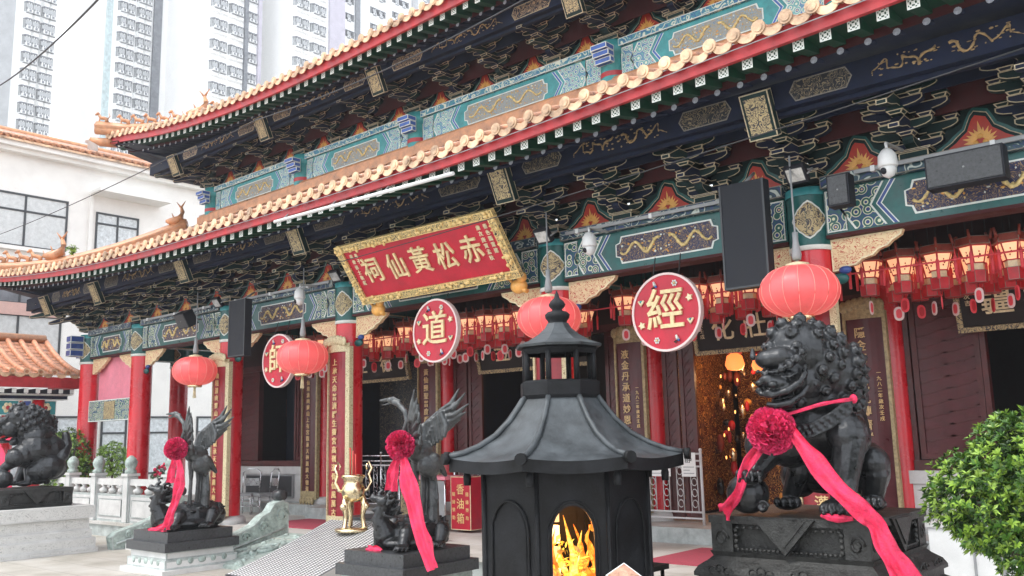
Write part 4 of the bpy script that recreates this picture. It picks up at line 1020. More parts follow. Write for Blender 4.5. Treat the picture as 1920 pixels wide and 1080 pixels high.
def flood(x, y, z, lab, s=.13):
    t = thing('floodlight', lab, 'floodlight', (x, y, z), 'grey floodlights'); T = Matrix.Translation((x, y, z)) @ Matrix.Rotation(.65, 4, 'X')
    m = MB(); m.T = T; m.box(-s, s, 0, .08, -s * .9, s * .9, 'equip_black'); m.build('housing', t)
    m = MB(); m.T = T; m.box(-s * .8, s * .8, -.006, -.001, -s * .65, s * .65, 'lamp_lens'); m.build('lens', t)
    m = MB(); m.tube([(x - s - .01, y + .03, z), (x - s - .01, y + .2, z + .1), (x + s + .01, y + .2, z + .1), (x + s + .01, y + .03, z)], .012, 'equip_grey', 5); m.build('yoke', t)
K('lamp_lens', (.55, .56, .55), .15, var=.25, scale=14, metal=.5)
flood(-4.27, 10.25, 5.36, 'floodlight above the teal column head at the right'); flood(-8.25, 10.25, 5.25, 'floodlight at the upper right corner of the big plaque'); flood(-13.3, 10.3, 5.33, 'floodlight left of the big plaque'); flood(-17.4, 10.3, 5.3, 'floodlight at the left end of the eaves')
def cctv(x, y, z, lab):
    t = thing('security_camera', lab, 'security camera', (x, y, z), 'white dome cameras')
    m = MB(); m.lathe([(.03, z + .22), (.06, z + .2), (.10, z + .14), (.11, z + .02), (.10, z)], 'white_plastic', 18, (x, y, 0)); m.build('housing', t)
    m = MB(); m.lathe([(.09, z), (.085, z - .05), (.06, z - .1), (.01, z - .13)], 'white_plastic', 18, (x, y, 0)); m.ball((x - .03, y - .065, z - .05), .04, 'equip_black', 10, 8); m.build('dome', t)
    m = MB(); m.tube([(x, y, z + .2), (x, y, z + .28), (x + .05, y + .4, z + .28)], .022, 'white_plastic', 8); m.build('arm', t)
cctv(-7.42, 10.3, 4.97, 'white dome camera right of the big plaque'); cctv(-3.18, 10.25, 5.22, 'white dome camera beside the long black loudspeaker'); cctv(-14.38, 10.3, 5.04, 'white dome camera above the second round lantern from the left')
def conduit(x0, x1, y, z, lab):
    t = thing('conduit', lab, 'conduit', (x0, y, z), 'white conduits'); m = MB(); m.box(x0, x1, y, y + .035, z, z + .045, 'equip_grey'); m.build('trunking', t)
    
    for x in [x0 + .2 + i * 1.3 for i in range(int((x1 - x0) / 1.3) + 1)]: m = MB(); m.box(x, x + .05, y - .012, y + .2, z - .012, z + .057, 'white_plastic'); m.build('clip', t)
conduit(-8.1, -5.3, 10.62, 5.31, 'white cable trunking over the lintel right of the plaque'); conduit(-3.7, 0, 10.62, 5.33, 'white cable trunking over the lintel at the right'); conduit(-17.4, -13.9, 10.62, 5.33, 'grey cable trunking over the lintel at the left'); conduit(-21.3, -18.2, 10.62, 5.33, 'grey cable trunking over the lintel near the corner')
t = thing('tube_light', 'long white tube light fixed under the lower eave', 'lamp', (-11, 8.75, 6.1)); m = MB(); m.tube([at(515, 416, 8.6), at(850, 325, 8.6)], .03, 'white_plastic', 8); m.build('tube', t)
for f in (.05, .35, .65, .95):
    p = at(515, 416, 8.6).lerp(at(850, 325, 8.6), f); m = MB(); m.tube([p, p + Vector((0, .12, .12))], .012, 'equip_grey', 5); m.build('clip', t)
t = thing('lightning_wire', 'thin wire on standoffs along the eave', 'wire', (-11, 8.6, 6.3)); m = MB(); m.tube([(x, 8.68, 6.27 + lift(x, liftL) - .07) for x in [-26 + i * .5 for i in range(58)]], .007, 'equip_grey', 4); m.build('wire', t)
# ================================================================ GROUND, TERRACE, STEPS
def stone_floor(name, col, joint, sx, sy):
    m = bpy.data.materials.new(name); m.use_nodes = True; nt = m.node_tree; b = nt.nodes['Principled BSDF']; L = nt.links.new
    tc = nt.nodes.new('ShaderNodeTexCoord'); br = nt.nodes.new('ShaderNodeTexBrick'); br.inputs['Scale'].default_value = 1; br.inputs['Brick Width'].default_value = sx; br.inputs['Row Height'].default_value = sy; br.inputs['Mortar Size'].default_value = .006
    br.inputs['Color1'].default_value = (*col, 1); br.inputs['Color2'].default_value = (*[c * .9 for c in col], 1); br.inputs['Mortar'].default_value = (*joint, 1); L(tc.outputs['Object'], br.inputs['Vector'])
    n = nt.nodes.new('ShaderNodeTexNoise'); n.inputs['Scale'].default_value = 1.3; n.inputs['Detail'].default_value = 8; L(tc.outputs['Object'], n.inputs['Vector'])
    r = ramp(nt, n.outputs['Fac'], [(.25, (.60, .58, .53)), (.48, (.88, .86, .83)), (.65, (1, 1, 1))]); mx = nt.nodes.new('ShaderNodeMix'); mx.data_type = 'RGBA'; mx.blend_type = 'MULTIPLY'; mx.inputs[0].default_value = 1
    L(br.outputs['Color'], mx.inputs[6]); L(r.outputs['Color'], mx.inputs[7]); L(mx.outputs[2], b.inputs['Base Color']); b.inputs['Roughness'].default_value = .55
    M[name] = m
stone_floor('paving', (.50, .48, .44), (.22, .21, .20), 1.2, .6); stone_floor('terrace_paving', (.60, .59, .57), (.36, .35, .34), .9, .9)
m = MB(); m.face([(-400, -200, GZ), (200, -200, GZ), (200, 400, GZ), (-400, 400, GZ)], 'paving'); tag(m.build('ground'), kind='structure')
YE = 9.75
m = MB(); m.box(-24.9, 6, YE, 20, GZ - .1, PZ - .06, 'marble_grey', top='marble'); m.box(-24.95, 6, YE - .05, 20, PZ - .06, PZ, 'terrace_paving')
m.box(CX[2] + .5, 6, 12.55, 20, PZ - .01, .84, 'marble_grey', top='terrace_paving'); m.box(-24.9, CX[2] + .5, 13.0, 20, PZ - .01, .84, 'marble_grey', top='terrace_paving')
tag(m.build('terrace'), kind='structure')
m = MB(); m.box(-6.95, -4.5, 10.55, 12.2, PZ, PZ + .012, 'carpet'); tag(m.build('carpet', org=(-5.7, 11.4, PZ)), 'dull red carpet on the terrace in front of the open altar door', 'carpet', 'red carpets on the terrace')
m = MB(); m.box(-16.9, -14.0, 11.0, 12.45, PZ, PZ + .012, 'carpet'); tag(m.build('carpet', org=(-15.5, 11.7, PZ)), 'dull red carpet on the terrace behind the gold censer', 'carpet', 'red carpets on the terrace')
# steps between carved side stones
m = MB()
for k in range(2): m.box(-17.85, -14.75, 8.75 + k * .5, YE, GZ, GZ + .11 * (k + 1), 'marble')
tag(m.build('steps'), kind='structure')
def side_stone(x, lab):
    t = thing('carved_side_stone', lab, 'stair stone', (x, 9.2, GZ), 'carved stones beside the steps')
    T = Matrix.Translation((x, 0, 0)) @ Matrix.Rotation(math.radians(90), 4, 'Z')
    m = MB(); m.T = T
    P = [(8.55, GZ), (YE + .35, GZ), (YE + .35, 1.18), (YE + .22, 1.25), (YE + .05, 1.20), (YE - .06, 1.05), (YE - .22, .98), (YE - .38, .84), (9.1, .74), (8.85, .68), (8.62, .62), (8.50, .52)]
    m.prism(P[::-1], -.12, .12, 'carved_green_stone', 'marble_grey', .04); m.build('slab', t)
    m = MB(); m.T = T
    for sy in (-.125, .125):
        for (cx, cz, r) in ((9.95, .98, .15), (9.55, .80, .10), (9.2, .66, .09), (8.85, .55, .09)):
            m.tube([(cx + math.cos(a * .6) * r * (1 - a / 16), sy, cz + math.sin(a * .6) * r * (1 - a / 16)) for a in range(13)], .018, 'carved_green_stone', 5)
        m.tube([(8.6, sy, GZ + .12), (YE + .3, sy, .75)], .02, 'marble_grey', 5)
    m.build('relief', t)
    m = MB(); m.lathe([(.02, -.11), (.10, -.11), (.10, .11), (.02, .11)], 'granite_dark', 16); 
    me = m.mesh('drum'); o = use('drum', me, t, (0, YE + .22 - 9.2, 1.33 - GZ)); o.rotation_euler = (0, math.radians(90), 0)
side_stone(-18.05, 'carved grey-green side stone of the steps behind the left crane plinth, left one'); side_stone(-14.45, 'carved grey-green side stone of the steps between the left crane plinth and the dotted ramp')
# carved dragon slab and dotted ramp
t = thing('carved_relief_slab', 'sloping grey-green stone slab with dragon relief beside the dotted ramp', 'relief slab', (-13.6, 9, GZ))
m = MB(); x0, x1 = -14.25, -12.95; ya, yb = 8.35, 10.05; za, zb = GZ + .06, PZ + .06
m.face([(x0, ya, za), (x1, ya, za), (x1, yb, zb), (x0, yb, zb)], 'carved_green_stone'); m.face([(x0, ya, GZ), (x1, ya, GZ), (x1, ya, za), (x0, ya, za)], 'carved_green_stone'); m.face([(x0, ya, GZ), (x0, yb, GZ), (x0, yb, zb), (x0, ya, za)], 'carved_green_stone'); m.face([(x1, ya, GZ), (x1, yb, GZ), (x1, yb, zb), (x1, ya, za)], 'carved_green_stone'); m.build('slab', t)
m = MB()
for k in range(3):
    c = Vector((-13.95 + .35 * k, 8.8 + .35 * k, 0)); path = []
    for i in range(26):
        a = i * .45; r = .05 + .010 * i; y = c.y + math.sin(a) * r; path.append((c.x + math.cos(a) * r * .8, y, za + (zb - za) * (y - ya) / (yb - ya) + .02))
    m.tube(path, .035, 'carved_green_stone', 6)
for i in range(60):
    x = R_.uniform(x0 + .05, x1 - .05); y = R_.uniform(ya + .05, yb - .1); r = R_.uniform(.02, .06); m.ball((x, y, za + (zb - za) * (y - ya) / (yb - ya)), (r, r, r * .7), 'carved_green_stone', 7, 5)
m.build('relief', t)
K('ramp_grey', (.09, .09, .10), .6, var=.2)
t = thing('dotted_ramp', 'dark ramp covered with rows of white studs leading up beside the right crane', 'ramp', (-11.9, 9, GZ))
m = MB(); x0, x1 = -12.85, -10.9; ya, yb = 7.9, 10.15; za, zb = GZ + .02, .93; xo = .0
R4 = lambda x, y: Vector((x - (y - ya) * .14, y, za + (zb - za) * ((y - ya) / (yb - ya)) ** 1.15))
for i in range(10):
    a, b = ya + (yb - ya) * i / 10, ya + (yb - ya) * (i + 1) / 10; m.face([R4(x0, a), R4(x1, a), R4(x1, b), R4(x0, b)], 'ramp_grey')
    for xx in (x0, x1): p, q = R4(xx, a), R4(xx, b); m.face([p, q, Vector((q.x, q.y, GZ)), Vector((p.x, p.y, GZ))], 'marble')
m.build('slab', t)
m = MB()
for i in range(22):
    for j in range(48):
        p = R4(x0 + .06 + i * (x1 - x0 - .12) / 21, ya + .04 + j * (yb - ya - .08) / 47) + Vector((0, 0, .004)); m.face([p + Vector((-.026, -.014, 0)), p + Vector((.026, -.014, 0)), p + Vector((.026, .014, .010)), p + Vector((-.026, .014, .010))], 'white_plastic')
tag(m.build('studs', t), kind='stuff')
t = thing('censer_table', 'white cloth-covered table with grey top under the gold censer', 'table', (-11.9, 10.5, PZ))
m = MB(); m.box(-12.75, -11.1, 10.2, 10.8, PZ, .95, 'white_plastic'); m.build('cloth', t); m = MB(); m.box(-12.8, -11.05, 10.15, 10.85, .95, 1.0, 'granite_dark'); m.build('table_top', t)
# ---------------------------------------------------------------- marble balustrade at the left
bal = thing('marble_balustrade', 'white marble balustrade with urn-shaped openings along the left terrace edge', 'balustrade', (-21, 9.85, PZ))
posts = [-24.6, -23.1, -21.7, -20.1, -18.3]
for x in posts:
    m = MB(); y = 9.9; m.box(x - .12, x + .12, y - .12, y + .12, PZ, 1.62, 'marble', 'marble_grey', .02); m.box(x - .15, x + .15, y - .15, y + .15, 1.62, 1.68, 'marble'); m.build('post', bal)
    m = MB(); m.lathe([(.13, 1.68), (.13, 1.74), (.09, 1.78), (.13, 1.86), (.14, 1.94), (.10, 2.02), (.03, 2.08)], 'carved_green_stone', 14, (x, y, 0)); m.build('finial', bal)
for a, b in zip(posts, posts[1:]):
    a += .12; b -= .12; m = MB(); m.box(a, b, 9.84, 9.96, PZ, PZ + .62, 'marble', 'marble_grey', .05); m.box(a + .12, b - .12, 9.825, 9.84, PZ + .12, PZ + .50, 'marble', 'marble_grey', .02); m.box(a, b, 9.83, 9.97, 1.42, 1.56, 'marble'); m.build('rail_panel', bal)
    for k in range(3):
        m = MB(); x = a + (b - a) * (k + .5) / 3; m.lathe([(.05, 1.22), (.10, 1.26), (.11, 1.32), (.04, 1.37), (.08, 1.42)], 'marble', 10, (x, 9.9, 0)); m.build('baluster', bal)
# ---------------------------------------------------------------- fences, stands, chairs on the terrace
def fence(x0, x1, y, z, h, lab, k='steel'):
    t = thing('steel_fence', lab, 'fence', ((x0 + x1) / 2, y, z), 'low metal fences before the doors')
    for zz in (.10, .20, h * .82, h * .90, h): m = MB(); m.tube([(x0, y, z + zz), (x1, y, z + zz)], .017, k, 6); m.build('rail', t)
    n = max(1, int((x1 - x0) / .8))
    for i in range(n + 1):
        m = MB(); x = x0 + (x1 - x0) * i / n; m.tube([(x, y, z), (x, y, z + h + .04)], .024, k, 8); m.ball((x, y, z + h + .06), .03, k, 8, 6); m.build('post', t)
    m = MB(); w = .16; x = x0 + .18
    while x < x1 - .1:
        for s in (-.06, .06): m.tube([(x + s, y, z + .2), (x + s, y, z + h * .82)], .008, k, 4)
        for q in range(4):
            c = z + .28 + q * (h * .82 - .3) / 3.6; m.tube([(x + math.cos(a * .7) * .048, y, c + .05 + math.sin(a * .7) * .06) for a in range(10)], .008, k, 4)
        x += .26
    m.build('scrollwork', t)
    return t
fence(-8.45, -7.35, 13.02, .84, 1.12, 'white metal fence with paper notices left of the open altar door', 'steel_white')
fence(-16.8, -14.3, 13.02, .84, 1.12, 'stainless scroll fence behind the gold censer'); fence(-12.9, -11.6, 13.02, .84, 1.12, 'stainless scroll fence left of the furnace', )
def notice(x0, x1, y, z0, z1, lab, icon):
    t = thing('paper_notice', lab, 'notice', ((x0 + x1) / 2, y, z0), 'paper notices'); m = MB(); m.box(x0, x1, y, y + .006, z0, z1, 'paper'); m.build('sheet', t)
    m = MB(); w = x1 - x0; h = z1 - z0
    if icon: text_mb(m, '靜', 'cable', h * .38, front((x0 + x1) / 2, y - .002, z1 - h * .28), .002); 
    n = 3 if icon else 5
    for i in range(n):
        zz = z0 + h * (.12 + i * (.13 if icon else .17)); m.box(x0 + w * .14, x1 - w * (.12 + .3 * (i % 2)), y - .003, y - .001, zz, zz + .012, 'equip_grey')
    m.build('print', t)
notice(-8.43, -7.89, 12.97, 1.60, 1.96, 'wide white notice clipped to the white fence', 0); notice(-7.68, -7.42, 12.97, 1.60, 1.98, 'narrow white notice with black symbol on the white fence', 1)
t = thing('offering_box', 'red box with gold characters beside the right crane', 'offering box', (-11.75, 12.1, PZ))
m = MB(); m.box(-12.00, -11.50, 12.0, 12.35, PZ + .05, 1.60, 'sign_red', 'cream_gold', .012); m.build('cabinet', t)
m = MB()
for i, ch in enumerate('香油箱'): text_mb(m, ch, 'sign_gold', .20, front(-11.75, 11.997, 1.36 - i * .26), .006)
for s in (-.17, .17):
    for i, ch in enumerate('隨緣樂助'): text_mb(m, ch, 'sign_gold', .08, front(-11.75 + s, 11.997, 1.28 - i * .14), .004)
m.build('lettering', t)
t = thing('cloth_table', 'low table with pale pink cloth top beside the red box', 'table', (-12, 12.2, PZ)); m = MB(); m.box(-13.4, -12.05, 11.9, 12.5, 1.54, 1.60, 'pink_cloth'); m.build('table_top', t)
m = MB(); m.box(-12.55, -12.1, 11.93, 11.95, PZ + .2, 1.52, 'equip_grey'); m.box(-13.3, -12.6, 11.94, 11.96, PZ + .2, 1.52, 'gold_square'); m.build('front_panel', t)
for (x, y) in ((-13.35, 11.95), (-12.1, 11.95), (-13.35, 12.45), (-12.1, 12.45)): m = MB(); m.tube([(x, y, PZ), (x, y, 1.54)], .02, 'steel'); m.build('leg', t)
def chair(x, y, rz, lab):
    t = thing('metal_chair', lab, 'chair', (x, y, PZ), 'metal chairs by the window'); R = Matrix.Translation((x, y, PZ)) @ Matrix.Rotation(rz, 4, 'Z')
    def mk(): m = MB(); m.T = R; return m
    m = mk(); m.box(-.24, .24, -.22, .22, .44, .50, 'equip_grey'); m.build('seat', t)
    m = mk(); m.tube([(-.22, .2, .5), (-.24, .26, .98), (-.12, .28, 1.06), (.12, .28, 1.06), (.24, .26, .98), (.22, .2, .5)], .016, 'steel'); m.box(-.2, .2, .24, .26, .66, .84, 'steel'); m.build('backrest', t)
    for a in (-.21, .21):
        for b in (-.2, .2): m = mk(); m.tube([(a, b, .45), (a * 1.1, b * 1.15, 0)], .015, 'steel'); m.build('leg', t)
    m = mk(); m.tube([(-.23, -.2, .2), (.23, -.2, .2)], .01, 'steel'); m.tube([(-.23, .2, .2), (.23, .2, .2)], .01, 'steel'); m.build('stretcher', t)
chair(-19.55, 12.55, .5, 'metal chair left of its pair below the left window'); chair(-19.0, 12.7, -.2, 'metal chair right of its pair below the left window')
# ---------------------------------------------------------------- gold censer
t = thing('gold_censer', 'polished gold incense censer with two tall handles, left of the right crane', 'censer', (-10.9, 9.0, .8)); cx, cy, z = -12.1, 9.8, 1.0
sc_ = 1.06
def cen(p): return (cx + p[0] * sc_, cy + p[1] * sc_, .86 + p[2] * sc_)
m = MB(); m.lathe([(0.015, .86 + .42), (0.118, .86 + .44), (0.178, .86 + .52), (0.200, .86 + .62), (0.178, .86 + .70), (0.155, .86 + .73), (0.163, .86 + .80), (0.200, .86 + .83), (0.200, .86 + .87), (0.148, .86 + .87), (0.141, .86 + .75)], 'brass', 28, (cx, cy, 0)); m.build('bowl', t)
for sg in (-1, 1):
    m = MB(); d = Vector((.64, .77, 0)).normalized() * sg; path = [Vector((cx, cy, .86)) + d * a + Vector((0, 0, b)) for a, b in ((.17, .60), (.24, .62), (.29, .75), (.26, .88), (.31, .98), (.25, 1.08), (.21, 1.02), (.23, .95))]
    m.tube(path, [.028, .028, .024, .024, .022, .022, .018, .012], 'brass', 8); m.build('handle', t)
for k in range(3):
    a = k * 2.094 + .6; d = Vector((math.cos(a), math.sin(a), 0)); b = Vector((cx, cy, .86)); m = MB(); m.tube([b + d * .15 + Vector((0, 0, .52)), b + d * .20 + Vector((0, 0, .38)), b + d * .16 + Vector((0, 0, .2)), b + d * .19 + Vector((0, 0, .03)), b + d * .22 + Vector((0, 0, -.01))], [.055, .06, .035, .04, .05], 'brass', 8); m.ball(b + d * .22 + Vector((0, 0, .36)), .06, 'brass', 8, 6); m.build('leg', t)
m = MB(); m.lathe([(.22, .80), (.30, .82), (.30, .86), (.1, .87)], 'brass', 24, (cx, cy, 0)); m.build('foot_plate', t)
for k in range(3): m = MB(); x = cx - .07 + .07 * k; m.tube([(x, cy, 1.60), (x, cy - .01, 2.18 - .05 * k)], .014, 'incense_red', 6); tag(m.build('incense_stick', org=(x, cy, 1.6)), 'thick red incense stick standing in the gold censer', 'incense', 'incense sticks in the gold censer')
# ================================================================ BRONZE LIONS
def plinth_lion(m, k):
    h = .0
    def ring(x, y, z0, z1): m.box(-x, x, -y, y, z0, z1, k)
    ring(.70, .68, -.065, 0); ring(.61, .59, -.30, -.065)
    for sx in (-1, 1):                       # end blocks and bead frames
        m.box(sx * .58 - .10, sx * .58 + .10, -.675, -.5, -.305, -.066, k); m.box(sx * .58 - .10, sx * .58 + .10, .5, .675, -.305, -.066, k)
        m.box(-.64, .64, sx * .60 - .04, sx * .60 + .04, -.307, -.27, k); m.box(sx * .62 - .04, sx * .62 + .04, -.6, .6, -.306, -.268, k)
    prof = [(.68, -.34), (.71, -.37), (.78, -.42), (.81, -.47), (.81, -.50), (.78, -.51), (.78, -.56), (.86, -.60), (.86, -.66)]
    for (a, za), (b, zb) in zip([(.70, -.30)] + prof, prof):
        A = [Vector((sx * a, sy * a * .97, za)) for sx, sy in ((-1, -1), (1, -1), (1, 1), (-1, 1))]; B = [Vector((sx * b, sy * b * .97, zb)) for sx, sy in ((-1, -1), (1, -1), (1, 1), (-1, 1))]
        for i in range(4): j = (i + 1) % 4; m.face([B[i], B[j], A[j], A[i]], k)
    for f in (0, 1):                         # hanging cloth triangle, scroll bosses
        T0 = m.T; m.T = T0 @ (Matrix.Rotation(math.radians(90), 4, 'Z') if f else Matrix.Identity(4))
        y = -.70
        m.prism([(-.26, -.01), (0, -.30), (.26, -.01)], y - .02, y + .03, k, None); m.prism([(-.19, -.02), (0, -.235), (.19, -.02)], y - .032, y - .02, k)
        for i in range(15):
            x = -.44 + .88 * i / 14
            if abs(x) > .2: m.ball((x, y + .035, -.095), (.022, .015, .016), k, 6, 4)
        for i in range(23):
            x = -.44 + .88 * i / 22; m.ball((x, y + .035, -.275), (.018, .015, .014), k, 6, 4)
        for sx in (-.455, .455):
            for i in range(4): m.ball((sx, y + .035, -.12 - .045 * i), (.024, .018, .022), k, 6, 4)
        for cx in (-.58, .58):
            m.tube([(cx + math.cos(a * .6) * .06 * (1 - a / 18), y + .02, -.19 + math.sin(a * .6) * .075 * (1 - a / 18)) for a in range(14)], .012, k, 5)
        for cx in (-.55, -.18, .18, .55):
            for d in (-.07, 0, .07): m.tube([(cx + d + math.cos(a * .7) * .035, -.79 - .01, -.44 + .02 * (d == 0) + math.sin(a * .7) * .028) for a in range(8)], .008, k, 4)
        m.T = T0
def lion_prims(O):
    """lion seen facing -Y with its head turned; points measured on the right-hand lion"""
    L = lambda x, y, Y: at(x, y, Y) - O
    pr = []; E = lambda c, r, R=None: pr.append(('e', c, r, R) if R else ('e', c, r)); Cc = lambda a, b, ra, rb: pr.append(('c', a, b, ra, rb))
    # trunk
    E(L(1520, 800, 7.72), (.35, .36, .33)); E(L(1555, 800, 7.85), (.32, .40, .32)); E(L(1478, 822, 7.55), (.26, .24, .25)); E(L(1545, 870, 7.95), (.32, .34, .26)); E(L(1520, 745, 7.72), (.28, .28, .22))
    # left foreleg (towards the camera side), shoulder
    E(L(1592, 818, 7.55), (.17, .21, .20)); Cc(L(1592, 828, 7.50), L(1585, 900, 7.42), .145, .105); Cc(L(1585, 900, 7.42), L(1580, 940, 7.36), .105, .10)
    E(L(1572, 950, 7.28), (.14, .16, .065))
    for i in range(4): E(L(1545 + i * 15, 953 + abs(i - 1.5) * 1.0, 7.16), (.037, .055, .050)); E(L(1545 + i * 15, 962, 7.11), (.018, .03, .02))
    # right foreleg reaching to the ball
    E(L(1432, 835, 7.42), (.16, .19, .18)); Cc(L(1440, 850, 7.38), L(1418, 880, 7.22), .125, .085); E(L(1408, 893, 7.12), (.12, .13, .06))
    for i in range(4): E(L(1386 + i * 13, 889, 7.02), (.030, .05, .040)); E(L(1386 + i * 13, 900, 6.98), (.015, .025, .024))
    # hind legs
    E(L(1628, 880, 7.98), (.17, .27, .24)); E(L(1640, 868, 7.82), (.12, .16, .14)); Cc(L(1640, 885, 7.80), L(1636, 935, 7.86), .12, .09); E(L(1634, 945, 7.68), (.115, .17, .06))
    for i in range(4): E(L(1617 + i * 11, 940, 7.52), (.030, .045, .042)); E(L(1617 + i * 11, 948, 7.48), (.014, .024, .018))
    E(L(1500, 890, 7.85), (.15, .25, .20)); Cc(L(1498, 880, 7.62), L(1482, 928, 7.66), .095, .075); E(L(1478, 944, 7.58), (.11, .15, .055))
    for i in range(4): E(L(1457 + i * 13, 940, 7.44), (.028, .045, .038)); E(L(1457 + i * 13, 948, 7.40), (.013, .024, .016))
    Cc(L(1560, 830, 8.2), L(1600, 790, 8.25), .12, .09); Cc(L(1600, 790, 8.25), L(1612, 740, 8.2), .10, .08)      # tail plume
    # neck and head
    E(L(1530, 740, 7.62), (.26, .27, .24)); E(L(1520, 685, 7.55), (.31, .32, .36)); E(L(1560, 700, 7.70), (.24, .30, .34)); E(L(1495, 660, 7.40), (.28, .25, .27)); E(L(1575, 735, 7.75), (.17, .25, .24))
    E(L(1470, 705, 7.25), (.19, .19, .17)); E(L(1460, 672, 7.14), (.165, .15, .10)); E(L(1442, 674, 7.09), (.12, .11, .085)); E(L(1515, 715, 7.36), (.13, .15, .16))         # face mass, domed brow
    E(L(1455, 720, 7.08), (.125, .12, .065)); E(L(1437, 712, 6.99), (.062, .05, .042)); E(L(1424, 719, 6.97), (.036, .034, .028)); E(L(1449, 721, 6.96), (.040, .036, .030)); E(L(1424, 733, 7.0), (.04, .035, .03)); E(L(1442, 736, 6.99), (.045, .04, .032))   # muzzle, nostrils
    Tt_ = lambda p, r: pr.append(('t', p, r)); Tt_([L(1424, 738, 6.98), L(1448, 741, 6.98), L(1475, 733, 7.03), L(1498, 718, 7.10), L(1509, 700, 7.16), L(1510, 684, 7.20)], [.020, .030, .032, .032, .030, .018])          # curled upper lip
    Tt_([L(1438, 758, 7.02), L(1456, 760, 7.02), L(1482, 755, 7.07), L(1504, 739, 7.14), L(1515, 722, 7.20)], [.022, .030, .030, .028, .020]); E(L(1465, 762, 7.14), (.12, .10, .035)); Cc(L(1480, 765, 7.3), L(1520, 745, 7.4), .08, .10)   # jaw
    Cc(L(1452, 750, 7.08), L(1484, 744, 7.16), .018, .024)       # tongue
    for i in range(5): E(L(1428 + i * 11, 737 - i * 2, 7.03 + i * .02), (.011, .011, .020)); E(L(1448 + i * 10, 752 - i * 3, 7.10 + i * .025), (.010, .010, .018))
    # eyes under bushy brows
    E(L(1435, 701, 7.03), (.030, .026, .024)); E(L(1481, 701, 7.09), (.040, .034, .026)); Tt_([L(1464, 704, 7.05), L(1480, 707, 7.05), L(1496, 698, 7.10)], [.010, .013, .010])
    for i in range(5): E(L(1421 + i * 9, 697 + (i % 2), 7.02 + .006 * i), (.020, .02, .019))
    for (x, y, d, r) in ((1466, 691, 7.03, .030), (1481, 684, 7.05, .033), (1495, 672, 7.09, .033), (1505, 660, 7.14, .028)):
        c = L(x, y, d); E(c, (r, r * .8, r)); pr.append(('t', [c + Vector((math.cos(u) * r * .8, -r * .72, math.sin(u) * r * .8)) for u in [q * .63 for q in range(11)]], .008)); E(c + Vector((0, -r * .85, 0)), (.011, .011, .011))
    Cc(L(1512, 648, 7.30), L(1520, 632, 7.34), .045, .02); E(L(1513, 650, 7.30), (.028, .04, .06))     # ear
    Cc(L(1412, 670, 7.2), L(1411, 655, 7.24), .03, .015)
    # beard curls
    for i in range(4): E(L(1500 + i * 9, 755 - i * 6, 7.26 + i * .06), (.04, .045, .05))
    # mane curls: rings with a central knob over the back of the skull
    cen = [(L(1520, 685, 7.55), (.325, .335, .375)), (L(1562, 700, 7.70), (.255, .315, .355)), (L(1495, 655, 7.40), (.285, .255, .275)), (L(1575, 735, 7.75), (.185, .265, .255))]
    face_c = L(1455, 712, 7.12); pts = []
    for (c, r) in cen:
        for i in range(90):
            zz = 1 - 2 * (i + .5) / 90; ph = i * 2.39996; rr = math.sqrt(1 - zz * zz); n = Vector((rr * math.cos(ph), rr * math.sin(ph), zz))
            p = c + Vector((n.x * r[0], n.y * r[1], n.z * r[2])); q = Vector((n.x / r[0], n.y / r[1], n.z / r[2])).normalized()
            if any(sum(((p[k] - c2[k]) / r2[k]) ** 2 for k in range(3)) < .93 for (c2, r2) in cen if c2 is not c): continue
            if (p - face_c).length < .30 or p.z < (L(1560, 768, 7.7)).z: continue
            if p.y < face_c.y + .13 and p.z < face_c.z + .17: continue
            if any((p - o).length < .108 for o, _ in pts): continue
            pts.append((p, q))
    for p, q in pts:
        a = q.orthogonal().normalized(); b = q.cross(a); s = R_.uniform(.85, 1.15)
        E(p - q * .018, (.050 * s,) * 3); ring = [p + q * .008 + (a * math.cos(u * 2 * math.pi / 10) + b * math.sin(u * 2 * math.pi / 10)) * .040 * s for u in range(11)]
        pr.append(('t', ring, .0115)); E(p + q * .030 * s, (.017,) * 3)
    # harness band across the chest with studs, bell
    band = [L(1455, 812, 7.26), L(1490, 813, 7.24), L(1525, 806, 7.26), L(1560, 788, 7.33), L(1596, 760, 7.48)]
    for u in (-.055, .055): pr.append(('t', [p + Vector((.0, -.015, u)) for p in band], .014))
    for u in (-.03, 0, .03): pr.append(('t', [p + Vector((0, .004, u)) for p in band], .022))
    for i in range(26):
        f = i / 25 * 3.99; a = band[int(f)].lerp(band[int(f) + 1], f % 1); E(a + Vector((0, -.022, .022 * (-1) ** i)), (.017, .014, .016))
    # ball under the paw, with scroll
    bc = L(1402, 925, 7.26); E(bc, (.185, .17, .17)); pr.append(('t', [L(1430, 950, 7.1) + Vector((math.cos(a * .6) * .055 * (1 - a / 16), -.0, math.sin(a * .6) * .055 * (1 - a / 16))) for a in range(13)], .013))
    pr.append(('e', L(1430, 950, 7.13), (.05, .03, .05)))
    return pr
LO = Vector((-3.30, 7.84, 1.59))
lion1 = thing('bronze_lion', 'black bronze guardian lion in the right foreground, paw on a ball, above its carved plinth', 'lion statue', LO, 'bronze guardian lions')
body = sculpt('body', lion_prims(Vector((0, 0, 0))), 'bronze', lion1, .0088, 2, disp=.002, dscale=24)
LBO = Vector((-19.12, 7.25, 1.53))
lion2 = thing('bronze_lion', 'black bronze guardian lion cut by the left edge of the photo, on white stone base', 'lion statue', LBO, 'bronze guardian lions')
b2 = use('body', body.data, lion2); b2.rotation_euler = (0, 0, math.radians(-32)); b2.location = (.05, .30, 0); b2.scale = (-1, 1, 1)
